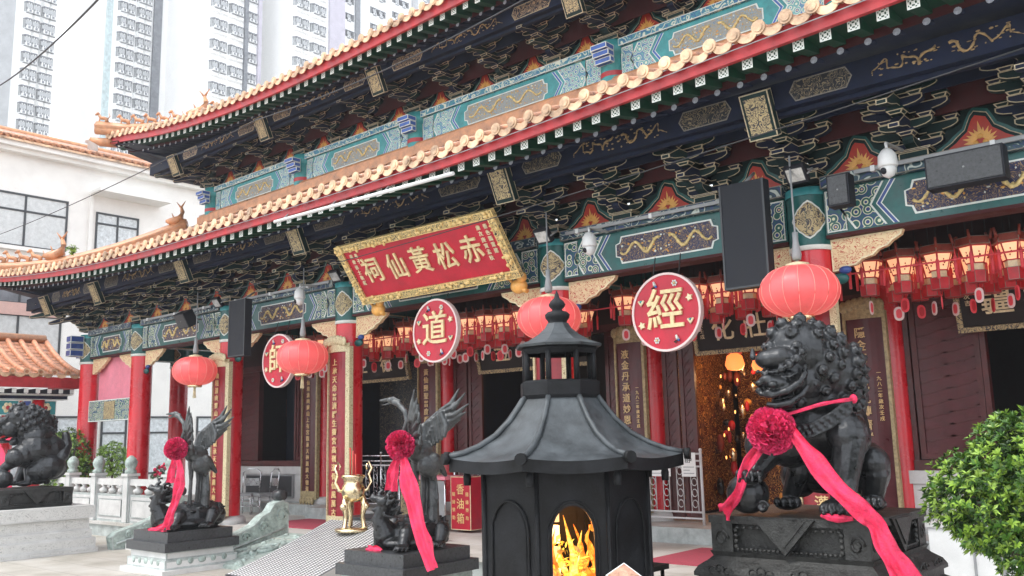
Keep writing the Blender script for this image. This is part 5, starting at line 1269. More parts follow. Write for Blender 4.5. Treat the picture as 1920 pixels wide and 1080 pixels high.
def plinth_obj(o, lab, stone):
    t = thing('lion_plinth', lab, 'plinth', (o.x, o.y, GZ), 'lion plinths')
    m = MB(); m.T = Matrix.Translation(o); plinth_lion(m, 'bronze_plinth'); m.build('bronze_base', t)
    m = MB(); zt = o.z - .66
    if stone == 'white_stone':
        zt = o.z - .36
        for (r, a, b) in ((.99, zt - .24, zt), (.92, zt - .46, zt - .24), (.96, zt - .62, zt - .46), (1.02, zt - .80, zt - .62), (1.06, GZ, zt - .80)): m.box(o.x - r, o.x + r, o.y - r, o.y + r, max(GZ, a), b, 'carved_white', 'marble', .03)
    else:
        for (r, a, b) in ((.96, zt - .25, zt), (.90, zt - .5, zt - .25), (1.0, GZ, zt - .5)): m.box(o.x - r, o.x + r, o.y - r, o.y + r, a, b, 'granite_dark')
    m.build('stone_base', t)
M['carved_white'] = scroll('carved_white', (.62, .62, .60), (.40, .40, .39), 9, .012, rough=.6)
plinth_obj(LO, 'black carved bronze plinth under the right lion', 'dark'); plinth_obj(LBO, 'black plinth on stepped white stone base at the left edge', 'white_stone')
# ---------------------------------------------------------------- ribbons and rosettes
def rosette(t, c, r, k='rosette'):
    m = MB(); c = Vector(c); rr = random.Random(int(c.x * 100))
    m.ball(c, r * .72, k, 12, 8)
    for i in range(300):
        n = Vector((rr.gauss(0, 1), rr.gauss(0, 1), rr.gauss(0, 1))).normalized(); a = n.orthogonal().normalized(); b = n.cross(a); th = rr.uniform(0, 6.3); u = a * math.cos(th) + b * math.sin(th); v = n.cross(u)
        p0 = c + n * r * .60; w = r * rr.uniform(.16, .26); h = r * rr.uniform(.34, .46); pts = []
        for s in range(5):
            f = s / 4 - .5; wob = math.sin(s * 2.1 + th) * r * .06
            pts.append((p0 + u * f * w * 1.2 + v * wob, p0 + u * f * w * 2 + n * h + v * (wob * 1.6 + rr.uniform(-.03, .03) * r)))
        for s in range(4): m.face([pts[s][0], pts[s + 1][0], pts[s + 1][1], pts[s][1]], k, True)
    return m.build('rosette', t)
def ribbon(t, path, w, k='ribbon', folds=3, name='streamer', seed=1, thick=.006):
    rr = random.Random(seed); m = MB(); P = [Vector(p[0]) for p in path]; W = [p[1] for p in path]; n = len(P); q = []; ws = []
    for i in range(n - 1):
        for s in range(6):
            f = s / 6; p0, p1, p2, p3 = P[max(0, i - 1)], P[i], P[i + 1], P[min(n - 1, i + 2)]
            q.append(.5 * ((2 * p1) + (p2 - p0) * f + (2 * p0 - 5 * p1 + 4 * p2 - p3) * f * f + (3 * p1 - p0 - 3 * p2 + p3) * f ** 3)); ws.append(W[i] + (W[i + 1] - W[i]) * f)
    q.append(P[-1]); ws.append(W[-1]); rows = []; ph = rr.uniform(0, 6)
    for i, c in enumerate(q):
        tg = (q[min(i + 1, len(q) - 1)] - q[max(i - 1, 0)]).normalized(); view = (CAM - c).normalized(); side = tg.cross(Vector((.45, -1, .1)).normalized())
        side = side.normalized() if side.length > .1 else Vector((1, 0, 0)); nn = side.cross(tg).normalized(); row = []
        for s in range(9):
            f = s / 8 - .5; row.append(c + side * f * ws[i] * w + (nn * math.sin(f * 2 * math.pi * folds * .5 + ph + i * .06) * .018 + nn * noise.noise(Vector((f * 9, i * .35, seed * 3.1))) * .030 + side * noise.noise(Vector((i * .25, f * 3, seed))) * .02) * (.4 + ws[i]) * min(1, w * 9))
        rows.append((row, nn))
    for a, b in zip(rows, rows[1:]):
        for s in range(8):
            m.face([a[0][s], a[0][s + 1], b[0][s + 1], b[0][s]], k, True); m.face([a[0][s] + a[1] * thick, a[0][s + 1] + a[1] * thick, b[0][s + 1] + b[1] * thick, b[0][s] + b[1] * thick], k, True)
        for s in (0, 8): m.face([a[0][s], b[0][s], b[0][s] + b[1] * thick, a[0][s] + a[1] * thick], k)
    return m.build(name, t)
rb = thing('ribbon_rosette', 'large crimson ribbon rosette tied across the chest of the right lion', 'ribbon', at(1447, 807, 7.1), 'ribbon rosettes')
rosette(rb, at(1447, 807, 7.06), .195)
ribbon(rb, [(at(1478, 795, 7.08), .5), (at(1515, 850, 7.02), .8), (at(1560, 905, 7.0), 1.0), (at(1612, 955, 7.0), .9), (at(1640, 982, 7.05), .75), (at(1665, 1030, 7.02), 1.0), (at(1700, 1085, 7.0), 1.2), (at(1735, 1140, 7.0), 1.3)], .17, seed=3)
ribbon(rb, [(at(1432, 832, 7.06), .5), (at(1405, 865, 7.04), .8), (at(1388, 910, 6.98), .6), (at(1372, 945, 7.06), .7), (at(1358, 962, 7.12), 1.1)], .13, seed=5)
ribbon(rb, [(at(1474, 778, 7.1), .5), (at(1530, 760, 7.2), .5), (at(1570, 752, 7.33), .5), (at(1602, 748, 7.52), .6)], .055, folds=1, name='strap')
ribbon(rb, [(at(1540, 966, 7.12), .8), (at(1570, 971, 7.1), 1.2), (at(1600, 972, 7.12), .6)], .05, folds=2, name='loose_end')
m = MB(); m.ball(at(1600, 748, 7.5), (.035, .03, .04), 'ribbon', 8, 6); m.build('knot', rb)
rb2 = thing('ribbon_rosette', 'crimson ribbon hanging from the neck of the left-edge lion', 'ribbon', LBO, 'ribbon rosettes')
rosette(rb2, at(-62, 850, 7.55), .2)
ribbon(rb2, [(at(-20, 800, 7.6), .6), (at(2, 850, 7.6), .8), (at(12, 900, 7.58), 1.1), (at(22, 906, 7.6), 1.0)], .22, seed=8)
ribbon(rb2, [(at(-40, 822, 7.55), .5), (at(10, 824, 7.5), .5), (at(45, 820, 7.6), .5), (at(78, 817, 7.9), .6)], .06, folds=1, name='strap')
# ================================================================ CRANES ON DRAGON TORTOISES
def crane_parts():
    Y = 8.15; A = lambda x, y, d=0.0: at(x, y, Y + d); c = []; E = lambda a, r: c.append(('e', a, r)); Cc = lambda a, b, ra, rb: c.append(('c', a, b, ra, rb)); Tt = lambda p, r: c.append(('t', p, r))
    # crane: body, neck, head, legs, tail
    E(A(790, 848), (.14, .22, .15)); E(A(806, 872, .08), (.12, .20, .16)); Cc(A(806, 870, .08), A(812, 895, .12), .11, .05); Cc(A(815, 860, .1), A(835, 890, .3), .08, .03)
    Tt([A(778, 848, -.1), A(764, 835, -.2), A(758, 812, -.22), A(764, 790, -.22), A(760, 772, -.22), A(748, 758, -.22), A(735, 752, -.22)], [.085, .065, .048, .040, .038, .040, .040])
    E(A(735, 750, -.22), (.055, .07, .042)); Tt([A(738, 748, -.22), A(722, 750, -.22), A(711, 751, -.22)], [.036, .022, .010]); Tt([A(733, 755, -.22), A(722, 759, -.22), A(714, 759, -.22)], [.018, .011, .004]); Tt([A(738, 746, -.22), A(752, 751, -.22)], [.016, .006])
    for s, d in ((778, -.05), (792, .1)): Cc(A(s, 865, d), A(s + 2, 905, d), .055, .035); Cc(A(s + 2, 905, d), A(s, 975, d), .03, .035)
    # rock with twisting plants behind the legs
    for i in range(3): Tt([A(794 + i * 9, 985, .18), A(797 + i * 8, 930, .2), A(796 + i * 7, 885, .2)], [.085, .07, .05])
    for i in range(4): Tt([A(798 + i * 5, 975, .15 + .03 * i), A(802 + i * 6, 935, .18), A(800 + i * 6, 895 + 6 * (i % 3), .2)], [.03, .025, .012])
    # wings raised: joints then separate flight feathers
    root = A(788, 848, .05); sh = A(795, 800, .1)
    Cc(root, sh, .085, .055); Cc(sh, A(828, 768, .2), .045, .030)
    tips = [(861, 728), (873, 736), (880, 756), (874, 772), (864, 786), (853, 797), (842, 803), (832, 808)]
    for i, (x, y) in enumerate(tips):
        f = i / 7; st = A(826 - 28 * f, 772 + 50 * f, .18 - .1 * f); md = A((x + 826 - 28 * f) / 2 + 3, (y + 772 + 50 * f) / 2 + 7, .2); Tt([st, md, A(x, y, .24)], [.045, .042, .010])
    for i in range(6): f = i / 5; Tt([A(796 + 30 * f, 800 - 28 * f, .12), A(800 + 36 * f, 826 - 26 * f, .14), A(802 + 30 * f, 845 - 25 * f, .1)], [.04, .05, .03])
    r2 = A(778, 845, -.15); s2 = A(771, 786, -.3); Cc(r2, s2, .085, .05)
    for i, (x, y) in enumerate([(777, 729), (783, 736), (786, 748), (788, 765), (790, 785), (791, 805)]): Tt([s2.lerp(r2, i / 7), A(x - 3, y + 26, -.32), A(x, y, -.34)], [.05, .036, .008])
    crane = c; c = []
    E = lambda a, r: c.append(('e', a, r)); Cc = lambda a, b, ra, rb: c.append(('c', a, b, ra, rb)); Tt = lambda p, r: c.append(('t', p, r))
    # tortoise with a dragon head
    E(A(788, 998, .15), (.33, .45, .25)); E(A(780, 1013, .05), (.36, .50, .11)); E(A(730, 1012, -.22), (.19, .22, .17)); E(A(722, 1000, -.30), (.15, .16, .18))
    Cc(A(725, 1005, -.32), A(712, 972, -.38), .14, .10); Cc(A(712, 972, -.38), A(722, 945, -.36), .10, .09)
    E(A(722, 940, -.36), (.11, .12, .085)); Cc(A(718, 938, -.40), A(698, 934, -.48), .06, .035); Cc(A(716, 952, -.40), A(700, 956, -.46), .04, .025); E(A(700, 929, -.46), (.03, .03, .03)); E(A(712, 925, -.40), (.03, .03, .03))
    rr = random.Random(5)
    for i in range(26):
        a = rr.uniform(-.5, 2.6); p = A(730 + rr.uniform(-12, 14), 940 + rr.uniform(-16, 26), -.34 + rr.uniform(-.1, .12)); d = Vector((.35 + rr.uniform(-.3, .5), .25 + rr.uniform(-.4, .4), rr.uniform(-.35, .7))); Tt([p, p + d * .10, p + d * .17 + Vector((0, 0, .03))], [.034, .022, .006])
    Tt([A(718, 922, -.38), A(712, 914, -.36), A(722, 908, -.3)], [.025, .018, .008])
    for i in range(5): E(A(700 + 3 * i, 975 + 10 * i, -.44 + .02 * i), (.05, .03, .028))
    for (x, y, d, f) in ((757, 1020, -.35, 1), (825, 1012, .02, 1), (735, 1000, .35, 0), (815, 1000, .5, 0)):
        Cc(A(x + 5, y - 20, d + .1), A(x, y + 2, d), .10, .07); E(A(x - 4, y + 8, d - .06), (.09, .11, .045))
        for i in range(4): Cc(A(x - 16 + i * 8, y + 9, d - .13), A(x - 20 + i * 8, y + 14, d - .19), .020, .010)
    Tt([A(822, 995, .3), A(838, 985, .34), A(832, 970, .34), A(840, 962, .36)], [.06, .04, .03, .01])
    for i in range(5):
        for j in range(7):
            u, v = (i - 2) / 2.6, (j - 3) / 3.8
            if u * u + v * v < .95: p = A(788, 998, .15) + Vector((u * .33, v * .45, .25 * math.sqrt(1 - u * u - v * v))); E(p, (.036, .038, .016))
    return crane, c
cp, tp = crane_parts()
CR = Vector((-8.92, 8.12, .92)); CLo = Vector((-14.35, 8.02, .92))
cr1 = thing('crane_statue', 'dark bronze crane with raised wings left of the furnace', 'crane statue', CR, 'bronze cranes'); cb = sculpt('body', cp, 'bronze_light', cr1, .010, 1, disp=.002, dscale=30)
to1 = thing('tortoise_statue', 'dark bronze dragon-headed tortoise under the right crane', 'tortoise statue', CR, 'bronze tortoises'); tb = sculpt('body', tp, 'bronze', to1, .012, 1, disp=.003, dscale=30)
cr2 = thing('crane_statue', 'dark bronze crane with raised wings between the left red columns', 'crane statue', CLo, 'bronze cranes'); c2 = use('body', cb.data, cr2)
to2 = thing('tortoise_statue', 'dark bronze dragon-headed tortoise under the left crane', 'tortoise statue', CLo, 'bronze tortoises'); t2 = use('body', tb.data, to2)
for o in (c2, t2): o.rotation_euler = (0, 0, math.radians(6))
t2.scale = (1.12, 1.18, 1.05)
def crane_plinth(o, lab, kt, kb):
    t = thing('crane_plinth', lab, 'plinth', (o.x, o.y, GZ), 'crane plinths')
    m = MB(); m.box(o.x - .56, o.x + .56, o.y - .58, o.y + .58, o.z - .16, o.z, 'granite_dark'); m.box(o.x - .64, o.x + .64, o.y - .66, o.y + .66, o.z - .30, o.z - .16, 'granite_dark'); m.build('granite_top', t)
    m = MB(); m.box(o.x - .58, o.x + .58, o.y - .60, o.y + .60, o.z - .42, o.z - .30, kb, 'marble_grey', .02); m.box(o.x - .62, o.x + .62, o.y - .64, o.y + .64, GZ + .07, o.z - .42, kb, 'marble_grey', .03); m.box(o.x - .70, o.x + .70, o.y - .72, o.y + .72, GZ, GZ + .07, 'marble'); m.build('carved_base', t)
    m = MB()
    for sy in (0, 1):
        for i in range(5):
            u = -.4 + .2 * i; r = .05 + .02 * (i == 2); c = Vector((o.x + u, o.y - .64, GZ + .18)) if sy == 0 else Vector((o.x + .62, o.y + u, GZ + .18)); m.ball(c, (r if sy == 0 else .015, .015 if sy == 0 else r, .05), 'carved_green_stone', 8, 6)
    m.build('relief', t)
crane_plinth(CLo, 'stepped plinth with dark granite top and pale carved base under the left crane', 0, 'marble'); crane_plinth(CR, 'stepped dark granite plinth under the right crane', 0, 'carved_green_stone')
def crane_ribbon(dx, lab, o, pts=None):
    t = thing('ribbon_rosette', lab, 'ribbon', o, 'ribbon rosettes')
    if pts is None:
        A = lambda x, y, d=-.45: at(x, y, 8.15 + d) ; rc = A(750, 835, -.42); r = .185
        tails = [[(A(744, 858), .5), (A(737, 885, -.47), .9), (A(733, 920, -.47), 1.0)], [(A(757, 858), .5), (A(764, 895, -.5), 1.1), (A(776, 950, -.55), 1.2), (A(795, 1015, -.6), 1.1), (A(813, 1068, -.62), .7)]]; loose = [(A(690, 1030, -.5), .6), (A(700, 1033, -.52), 1.2), (A(716, 1034, -.5), .5)]
    else: rc, r, tails, loose = pts
    rosette(t, rc, r)
    for i, p in enumerate(tails): ribbon(t, p, .16, seed=11 + i)
    ribbon(t, loose, .12, name='loose_end', seed=4)
crane_ribbon((0, 0, 0), 'pink-red ribbon rosette on the chest of the right crane', CR)
B = lambda x, y, d=-.45: at(x, y, 8.0 + d)
crane_ribbon(None, 'pink-red ribbon rosette on the chest of the left crane', CLo, (B(330, 842, -.35), .185, [[(B(326, 862), .5), (B(322, 885), .8), (B(320, 905), .9)], [(B(336, 862), .5), (B(338, 900), .9), (B(328, 940, -.5), .8), (B(318, 972, -.55), .9), (B(312, 990, -.55), .8)]], [(B(278, 997, -.5), .6), (B(296, 992, -.5), 1.0), (B(314, 988, -.5), 1.1)]))
# ================================================================ FURNACE
FROT = 6
K('glow_white', (1, .9, .6), .6, var=0, emit=(1, .72, .38), es=1.3)
FC = Vector((-5.04, 6.45, GZ)); fa0 = math.atan2(-FC.y, -FC.x) + math.radians(22.5 + FROT)
fu = thing('incense_furnace', 'black iron octagonal furnace with pagoda roof, burning in the centre foreground', 'furnace', FC)
def hexr(r, z, k=8, a0=None): return [FC + Vector((math.cos((a0 or fa0) + 2 * math.pi * i / k) * r, math.sin((a0 or fa0) + 2 * math.pi * i / k) * r, z - GZ)) for i in range(k)]
prof = [(.345, 2.64), (.40, 2.56), (.50, 2.43), (.64, 2.30), (.80, 2.21), (.95, 2.155), (1.085, 2.13)]
m = MB(); N = 8
for (r0, z0), (r1, z1) in zip(prof, prof[1:]):
    A, B_ = hexr(r0, z0), hexr(r1, z1)
    for i in range(8):
        j = (i + 1) % 8
        for s in range(N):
            f0, f1 = s / N, (s + 1) / N; sag = lambda f, r: Vector((0, 0, -.03 * (r / 1.085) ** 2 * math.sin(f * math.pi))) ; m.face([B_[i].lerp(B_[j], f0) + sag(f0, r1), B_[i].lerp(B_[j], f1) + sag(f1, r1), A[i].lerp(A[j], f1) + sag(f1, r0), A[i].lerp(A[j], f0) + sag(f0, r0)], 'iron_roof', True)
m.build('roof', fu)
m = MB(); A = hexr(1.085, 2.13)
for i in range(8):
    j = (i + 1) % 8
    for s in range(N):
        f0, f1 = s / N, (s + 1) / N; sg = lambda f: Vector((0, 0, -.03 * math.sin(f * math.pi))); a, b = A[i].lerp(A[j], f0) + sg(f0), A[i].lerp(A[j], f1) + sg(f1); o = Vector((0, 0, -.10)); ci = FC + Vector((0, 0, 0))
        m.face([a, b, b + o, a + o], 'iron'); ia = a.lerp(Vector((FC.x, FC.y, a.z)), .25) + o; ib = b.lerp(Vector((FC.x, FC.y, b.z)), .25) + o; m.face([a + o, b + o, ib, ia], 'iron')
m.build('eave_band', fu)
for i in range(8):
    m = MB(); m.tube([hexr(r, z + .01)[i] for r, z in prof], .026, 'iron_roof', 8); e = hexr(1.095, 2.125)[i]; d = (e - Vector((FC.x, FC.y, e.z))).normalized(); m.tube([e, e + d * .05], .048, 'iron', 12); m.build('ridge', fu)
    m = MB(); e = hexr(.92, 2.02)[i]; m.tube([e, e - Vector((0, 0, .05)), e - Vector((0, 0, .12))], [.02, .035, .03], 'iron', 8); m.build('corner_bell', fu)
m = MB(); ap = .76
Hb = hexr(ap, 2.04); Hi = hexr(ap - .035, 2.04); bot = .30
def wall(i, opening):
    j = (i + 1) % 8; a, b = Hb[i], Hb[j]; ai, bi = Hi[i], Hi[j]; u = (b - a); up = Vector((0, 0, 1)); w = u.length; u = u.normalized(); nrm = ((a + b) / 2 - Vector((FC.x, FC.y, a.z))).normalized()
    P = lambda s, z, d=0: Vector((a.x, a.y, 0)) + u * (w / 2 + s) + up * z + nrm * d
    hw = .172; zt = 1.50; arch = [(hw * math.cos(math.pi * q / 14), zt + (.235) * math.sin(math.pi * q / 14)) for q in range(15)]
    if opening:
        m.face([P(-w / 2, bot), P(-hw, bot), P(-hw, zt), P(-w / 2, zt)], 'iron'); m.face([P(hw, bot), P(w / 2, bot), P(w / 2, zt), P(hw, zt)], 'iron'); m.face([P(-hw, bot), P(hw, bot), P(hw, .62), P(-hw, .62)], 'iron')
        for q in range(14):
            (s0, z0), (s1, z1) = arch[q], arch[q + 1]; m.face([P(s0, z0), P(s1, z1), P(s1, 2.04), P(s0, 2.04)], 'iron'); m.face([P(s0, z0), P(s1, z1), P(s1, z1, -.04), P(s0, z0, -.04)], 'iron')
        m.face([P(-w / 2, zt), P(-hw, zt), P(-hw, 2.04), P(-w / 2, 2.04)], 'iron'); m.face([P(hw, zt), P(w / 2, zt), P(w / 2, 2.04), P(hw, 2.04)], 'iron')
        for s in (-hw, hw): m.face([P(s, .62), P(s, zt), P(s, zt, -.04), P(s, .62, -.04)], 'iron')
    else:
        m.face([P(-w / 2, bot), P(w / 2, bot), P(w / 2, 2.04), P(-w / 2, 2.04)], 'iron')
        inner = [P(-hw, bot, .006)] + [P(-s, z, .006) for s, z in arch] + [P(hw, bot, .006)] ; m.face(inner[::-1] if 0 else inner, 'iron')
    m.tube([P(s * 1.18, bot if z < 0 else z, .008) for s, z in [(hw, .4)] + [(s, zt + (z - zt) * 1.16) for s, z in arch] + [(-hw, .4)]], .011, 'iron', 6)
    m.tube([P(-w / 2, bot), P(-w / 2, 2.04)], .022, 'iron', 6)
cds = [((Hb[i] + Hb[(i + 1) % 8]) / 2 - CAM).length for i in range(8)]; fi = cds.index(min(cds))
for i in range(8): wall(i, i == fi)
m.box(FC.x - .45, FC.x + .45, FC.y - .45, FC.y + .45, .5, .56, 'iron'); m.build('body', fu)
m = MB(); m.lathe([(.96, GZ), (.96, .36), (.90, .40), (.90, .50), (.82, .54)], 'iron', 8, (FC.x, FC.y, 0), smooth=False, ang=fa0); m.build('base', fu)
for i in range(8):
    m = MB(); e = hexr(1.05, .7)[i]; m.tube([e - Vector((0, 0, .42)), e], .018, 'steel_white', 6); m.ball(e, .03, 'steel_white', 8, 6); m.build('guard_post', fu)
m = MB(); r = hexr(1.05, .64); m.tube(r + [r[0]], .014, 'equip_grey', 5); m.build('guard_rail', fu)
def SQ(m):
    for v in m.v: v.z = 2.3 + (v.z - 2.3) * (1 - .105 * max(0, min(1.1, (v.z - 2.6) / 1.1)))
    return m
# cupola
m = MB(); A0 = fa0
m.lathe([(.36, 2.63), (.375, 2.66), (.375, 2.78), (.34, 2.80)], 'iron', 8, (FC.x, FC.y, 0), smooth=False, ang=A0); SQ(m).build('cupola_base', fu)
for i in range(8):
    m = MB(); e = hexr(.325, 2.80, 8, A0)[i]; m.tube([e, e + Vector((0, 0, .32))], .026, 'iron', 6); SQ(m).build('cupola_post', fu)
m = MB(); m.lathe([(.335, 3.06), (.36, 3.10), (.35, 3.14)], 'iron', 8, (FC.x, FC.y, 0), smooth=False, ang=A0, caps=False); m.lathe([(.40, 3.13), (.41, 3.155), (.30, 3.20), (.20, 3.27), (.13, 3.34), (.10, 3.40)], 'iron_roof', 8, (FC.x, FC.y, 0), smooth=False, ang=A0, caps=False); m.face(hexr(.40, 3.13, 8, A0), 'iron'); SQ(m).build('cupola_roof', fu)
m = MB(); m.lathe([(.10, 3.38), (.085, 3.41), (.09, 3.43), (.11, 3.46), (.115, 3.50), (.09, 3.53), (.05, 3.545), (.045, 3.56), (.07, 3.59), (.078, 3.62), (.06, 3.66), (.025, 3.70), (.018, 3.74), (.004, 3.79)], 'iron', 20, (FC.x, FC.y, 0)); SQ(m).build('finial', fu)
fr = thing('burning_offerings', 'pile of burning paper with bright flames inside the furnace', 'fire', (FC.x, FC.y, .6)); rr = random.Random(3)
nf = ((Hb[fi] + Hb[(fi + 1) % 6]) / 2 - Vector((FC.x, FC.y, 2.04))).normalized(); uf = Vector((-nf.y, nf.x, 0)); SG = -1 if (RM.transposed() @ uf).x > 0 else 1
m = MB()
for i in range(520):
    a = rr.uniform(-.50, .50); d = rr.uniform(-.40, .50); hgt = .80 + max(0, .72 - 1.1 * (a * .9 + .35) - .25 * abs(d)) * rr.random() ** .3; p = Vector((FC.x, FC.y, hgt)) - uf * a * SG + nf * d
    v1 = Vector((rr.gauss(0, 1), rr.gauss(0, 1), rr.gauss(0, 1))).normalized() * rr.uniform(.02, .05); v2 = Vector((rr.gauss(0, 1), rr.gauss(0, 1), rr.gauss(0, 1))).normalized() * rr.uniform(.01, .03); m.face([p - v1, p + v2, p + v1, p - v2], rr.choice(['ember_yellow', 'ember_yellow', 'ember', 'paper_gold', 'ember', 'paper_lit']))
tag(m.build('burning_paper', fr), kind='stuff')
def flame(base, h, w, k, s):
    m = MB(); r2 = random.Random(s); P = []; Wd = []
    for q in range(9): f = q / 8; P.append(base + Vector((0, 0, h * f)) + uf * (math.sin(f * 4.2 + s) * .07 * f + r2.uniform(-.01, .01)) + nf * math.sin(f * 3 + s) * .03); Wd.append(w * (.5, .9, 1, .85, .62, .5, .36, .2, .03)[q] * r2.uniform(.85, 1.15))
    m.tube(P, Wd, k, 8); m.build('flame', fr)
for k in range(16):
    a = -.40 + .72 * (k / 15) + rr.uniform(-.03, .03); flame(Vector((FC.x, FC.y, .85)) - uf * a * SG + nf * rr.uniform(-.1, .4), max(.2, .95 - .9 * (a + .4)) * rr.uniform(.7, 1.1), rr.uniform(.03, .065), ('fire_yellow', 'fire', 'fire', 'fire')[k % 4], k)
for k, (a, z, h, w) in enumerate(((.02, 1.22, .30, .04), (-.06, 1.05, .26, .06), (.06, 1.48, .16, .03), (.11, 1.40, .05, .02), (.12, 1.33, .04, .015), (-.02, 1.62, .1, .014))): flame(Vector((FC.x, FC.y, z)) - uf * a * SG + nf * .3, h, w, 'fire', 40 + k)
m = MB(); b0 = Vector((FC.x, FC.y, 0)) - nf * .1 + uf * SG * .16
for i in range(6): z = .66 + i * .18; m.box(b0.x - .16, b0.x + .16, b0.y - .02, b0.y + .02, z, z + .15, 'paper_lit' if i % 2 else 'glow_white')  # added glowing boards standing in for the bright strip inside the opening
m.build('glow_boards', fr)
pd = bpy.data.lights.new('fire_light', 'POINT'); pd.energy = 14; pd.color = (1, .42, .12); pd.shadow_soft_size = .12; po = bpy.data.objects.new('fire_light', pd); COL.objects.link(po); po.location = (FC.x, FC.y, 1.55)
t = thing('paper_bundle', 'brown paper offering bundle held at the furnace base, bottom edge of the photo', 'paper', at(1180, 1075, 5.6)); m = MB(); c = at(1183, 1096, 5.62); T = Matrix.Translation(c) @ Matrix.Rotation(.5, 4, 'Y') @ Matrix.Rotation(.4, 4, 'X'); m.T = T; m.box(-.16, .16, -.10, .10, -.03, .03, 'paper_brown', 'paper', .006); m.build('bundle', t)
t = thing('offering_rack', 'dark metal rack with small red candles behind the furnace, right', 'rack', (-5.4, 7.9, GZ)); m = MB(); m.box(-5.6, -5.0, 7.6, 8.1, .95, 1.0, 'iron'); [m.tube([(x, y, GZ), (x, y, .95)], .02, 'iron') for x in (-5.55, -5.05) for y in (7.65, 8.05)]; m.build('stand', t)
# ================================================================ PLANTS
def leafy(name, lab, cat, c, rad, nclump, leafs, L, group=None, stem=None, ks=('leaf', 'leaf_light', 'leaf_dark'), seed=1, lobes=None):
    rr = random.Random(seed); t = thing(name, lab, cat, c if not stem else stem, group); m = MB(); c = Vector(c)
    lobes = lobes or [(c, Vector(rad))]
    for i in range(nclump):
        lc, lr = lobes[rr.randrange(len(lobes))]
        n = Vector((rr.gauss(0, 1), rr.gauss(0, 1), rr.gauss(0, 1))).normalized(); f = rr.uniform(.80, 1.04) if rr.random() < .75 else rr.uniform(.35, .8)
        bump = 1 + .10 * noise.noise(n * 2.2 + Vector((seed, 0, 0))) * 2
        p = lc + Vector((n.x * lr.x, n.y * lr.y, n.z * lr.z)) * f * bump
        out = (n * .7 + Vector((rr.gauss(0, .3), rr.gauss(0, .3), .55))).normalized(); a = out.orthogonal().normalized(); b = out.cross(a); k0 = rr.choice(ks[:2] if f > .85 else (ks[0], ks[2], ks[2]))  # crown shade and highlights put into leaf colour: dark inside, pale outside
        for q in range(leafs):
            th = q * 2.4 + rr.uniform(-.4, .4); el = rr.uniform(.25, 1.1); d = (a * math.cos(th) + b * math.sin(th)) * math.cos(el) + out * math.sin(el); s = d.cross(out).normalized() if d.cross(out).length > .05 else a; l = L * rr.uniform(.7, 1.25); w = l * .17
            k = k0 if rr.random() < .75 else rr.choice(ks); q1 = p + d * l * .5 + out * .004
            m.face([p, q1 - s * w, p + d * l - Vector((0, 0, l * .12)), q1 + s * w], k)
    m.build('crown', t); m = MB()
    base = Vector(stem) if stem else c - Vector((0, 0, rad[2] + .5)); top = c + Vector((0, 0, 0)); m.tube([base, base.lerp(top, .5) + Vector((.03, .02, 0)), top], [.05, .04, .02], 'bark', 8)
    for i in range(7):
        e = c + Vector((rr.uniform(-.7, .7) * rad[0], rr.uniform(-.7, .7) * rad[1], rr.uniform(-.3, .6) * rad[2])); s0 = base.lerp(top, rr.uniform(.5, .9)); m.tube([s0, s0.lerp(e, .5) + Vector((0, 0, .04)), e], [.025, .018, .006], 'bark', 6)
    m.build('trunk', t); return t
bc = at(1908, 928, 6.6)
leafy('clipped_bush', 'dense bright green leafy bush in a pot at the right edge', 'bush', bc, (.62, .55, .62), 4600, 9, .048, stem=(bc.x, bc.y, .85), seed=3,
      lobes=[(bc + Vector((-.10, 0, -.02)), Vector((.46, .42, .34))), (bc + Vector((.12, 0, .17)), Vector((.42, .42, .36))), (bc + Vector((.10, .1, -.16)), Vector((.52, .45, .34))), (bc + Vector((.4, 0, .1)), Vector((.5, .5, .48)))])
t = thing('plant_pot', 'dark pot and thin metal plant stand under the right bush', 'pot', (bc.x, bc.y, GZ)); m = MB(); m.lathe([(.16, .62), (.22, .66), (.26, .88), (.28, .90), (.25, .90)], 'granite_dark', 18, (bc.x, bc.y, 0)); m.build('pot', t)
for k in range(3): a = k * 2.1; m = MB(); m.tube([(bc.x + math.cos(a) * .1, bc.y + math.sin(a) * .1, .66), (bc.x + math.cos(a) * .3, bc.y + math.sin(a) * .3, GZ)], .014, 'equip_black', 6); m.build('leg', t)
s1 = at(128, 862, 10.3); leafy('shrub', 'dark green round-leaved shrub behind the left-edge lion', 'shrub', s1, (.9, .8, .9), 1500, 6, .10, seed=8, lobes=[(s1 + Vector((-.3, 0, .15)), Vector((.75, .6, .62))), (s1 + Vector((.25, 0, -.45)), Vector((.6, .6, .5)))], stem=(s1.x, s1.y, GZ))
s2 = at(210, 860, 15.5); leafy('shrub', 'pale variegated shrub seen between the two left corner columns', 'shrub', s2, (.6, .5, .6), 500, 6, .10, ks=('leaf_light', 'leaf_light', 'leaf'), seed=9, stem=(s2.x, s2.y, PZ))
s3 = at(308, 893, 10.9); leafy('flower_pot', 'potted plant with red flowers behind the left crane rosette', 'plant', s3, (.28, .28, .25), 160, 6, .06, ks=('leaf', 'leaf_dark', 'leaf_dark'), seed=10, stem=(s3.x, s3.y, PZ))
m = MB(); [m.ball(s3 + Vector((R_.uniform(-.22, .22), R_.uniform(-.2, .1), R_.uniform(0, .3))), .045, 'ribbon', 8, 6) for i in range(12)]; m.build('flowers', [o for o in COL.objects if o.name.startswith('flower_pot')][0])
w1 = atx(140, 412, -25.4) if 0 else PL(-25.3, .3, .15); leafy('roof_weed', 'small yellow-green weed growing on the lower roof ridge', 'weed', at(135, 468, 9.6), (.12, .1, .1), 30, 5, .08, ks=('leaf_light', 'leaf_light', 'leaf'), seed=12, stem=at(135, 476, 9.6))
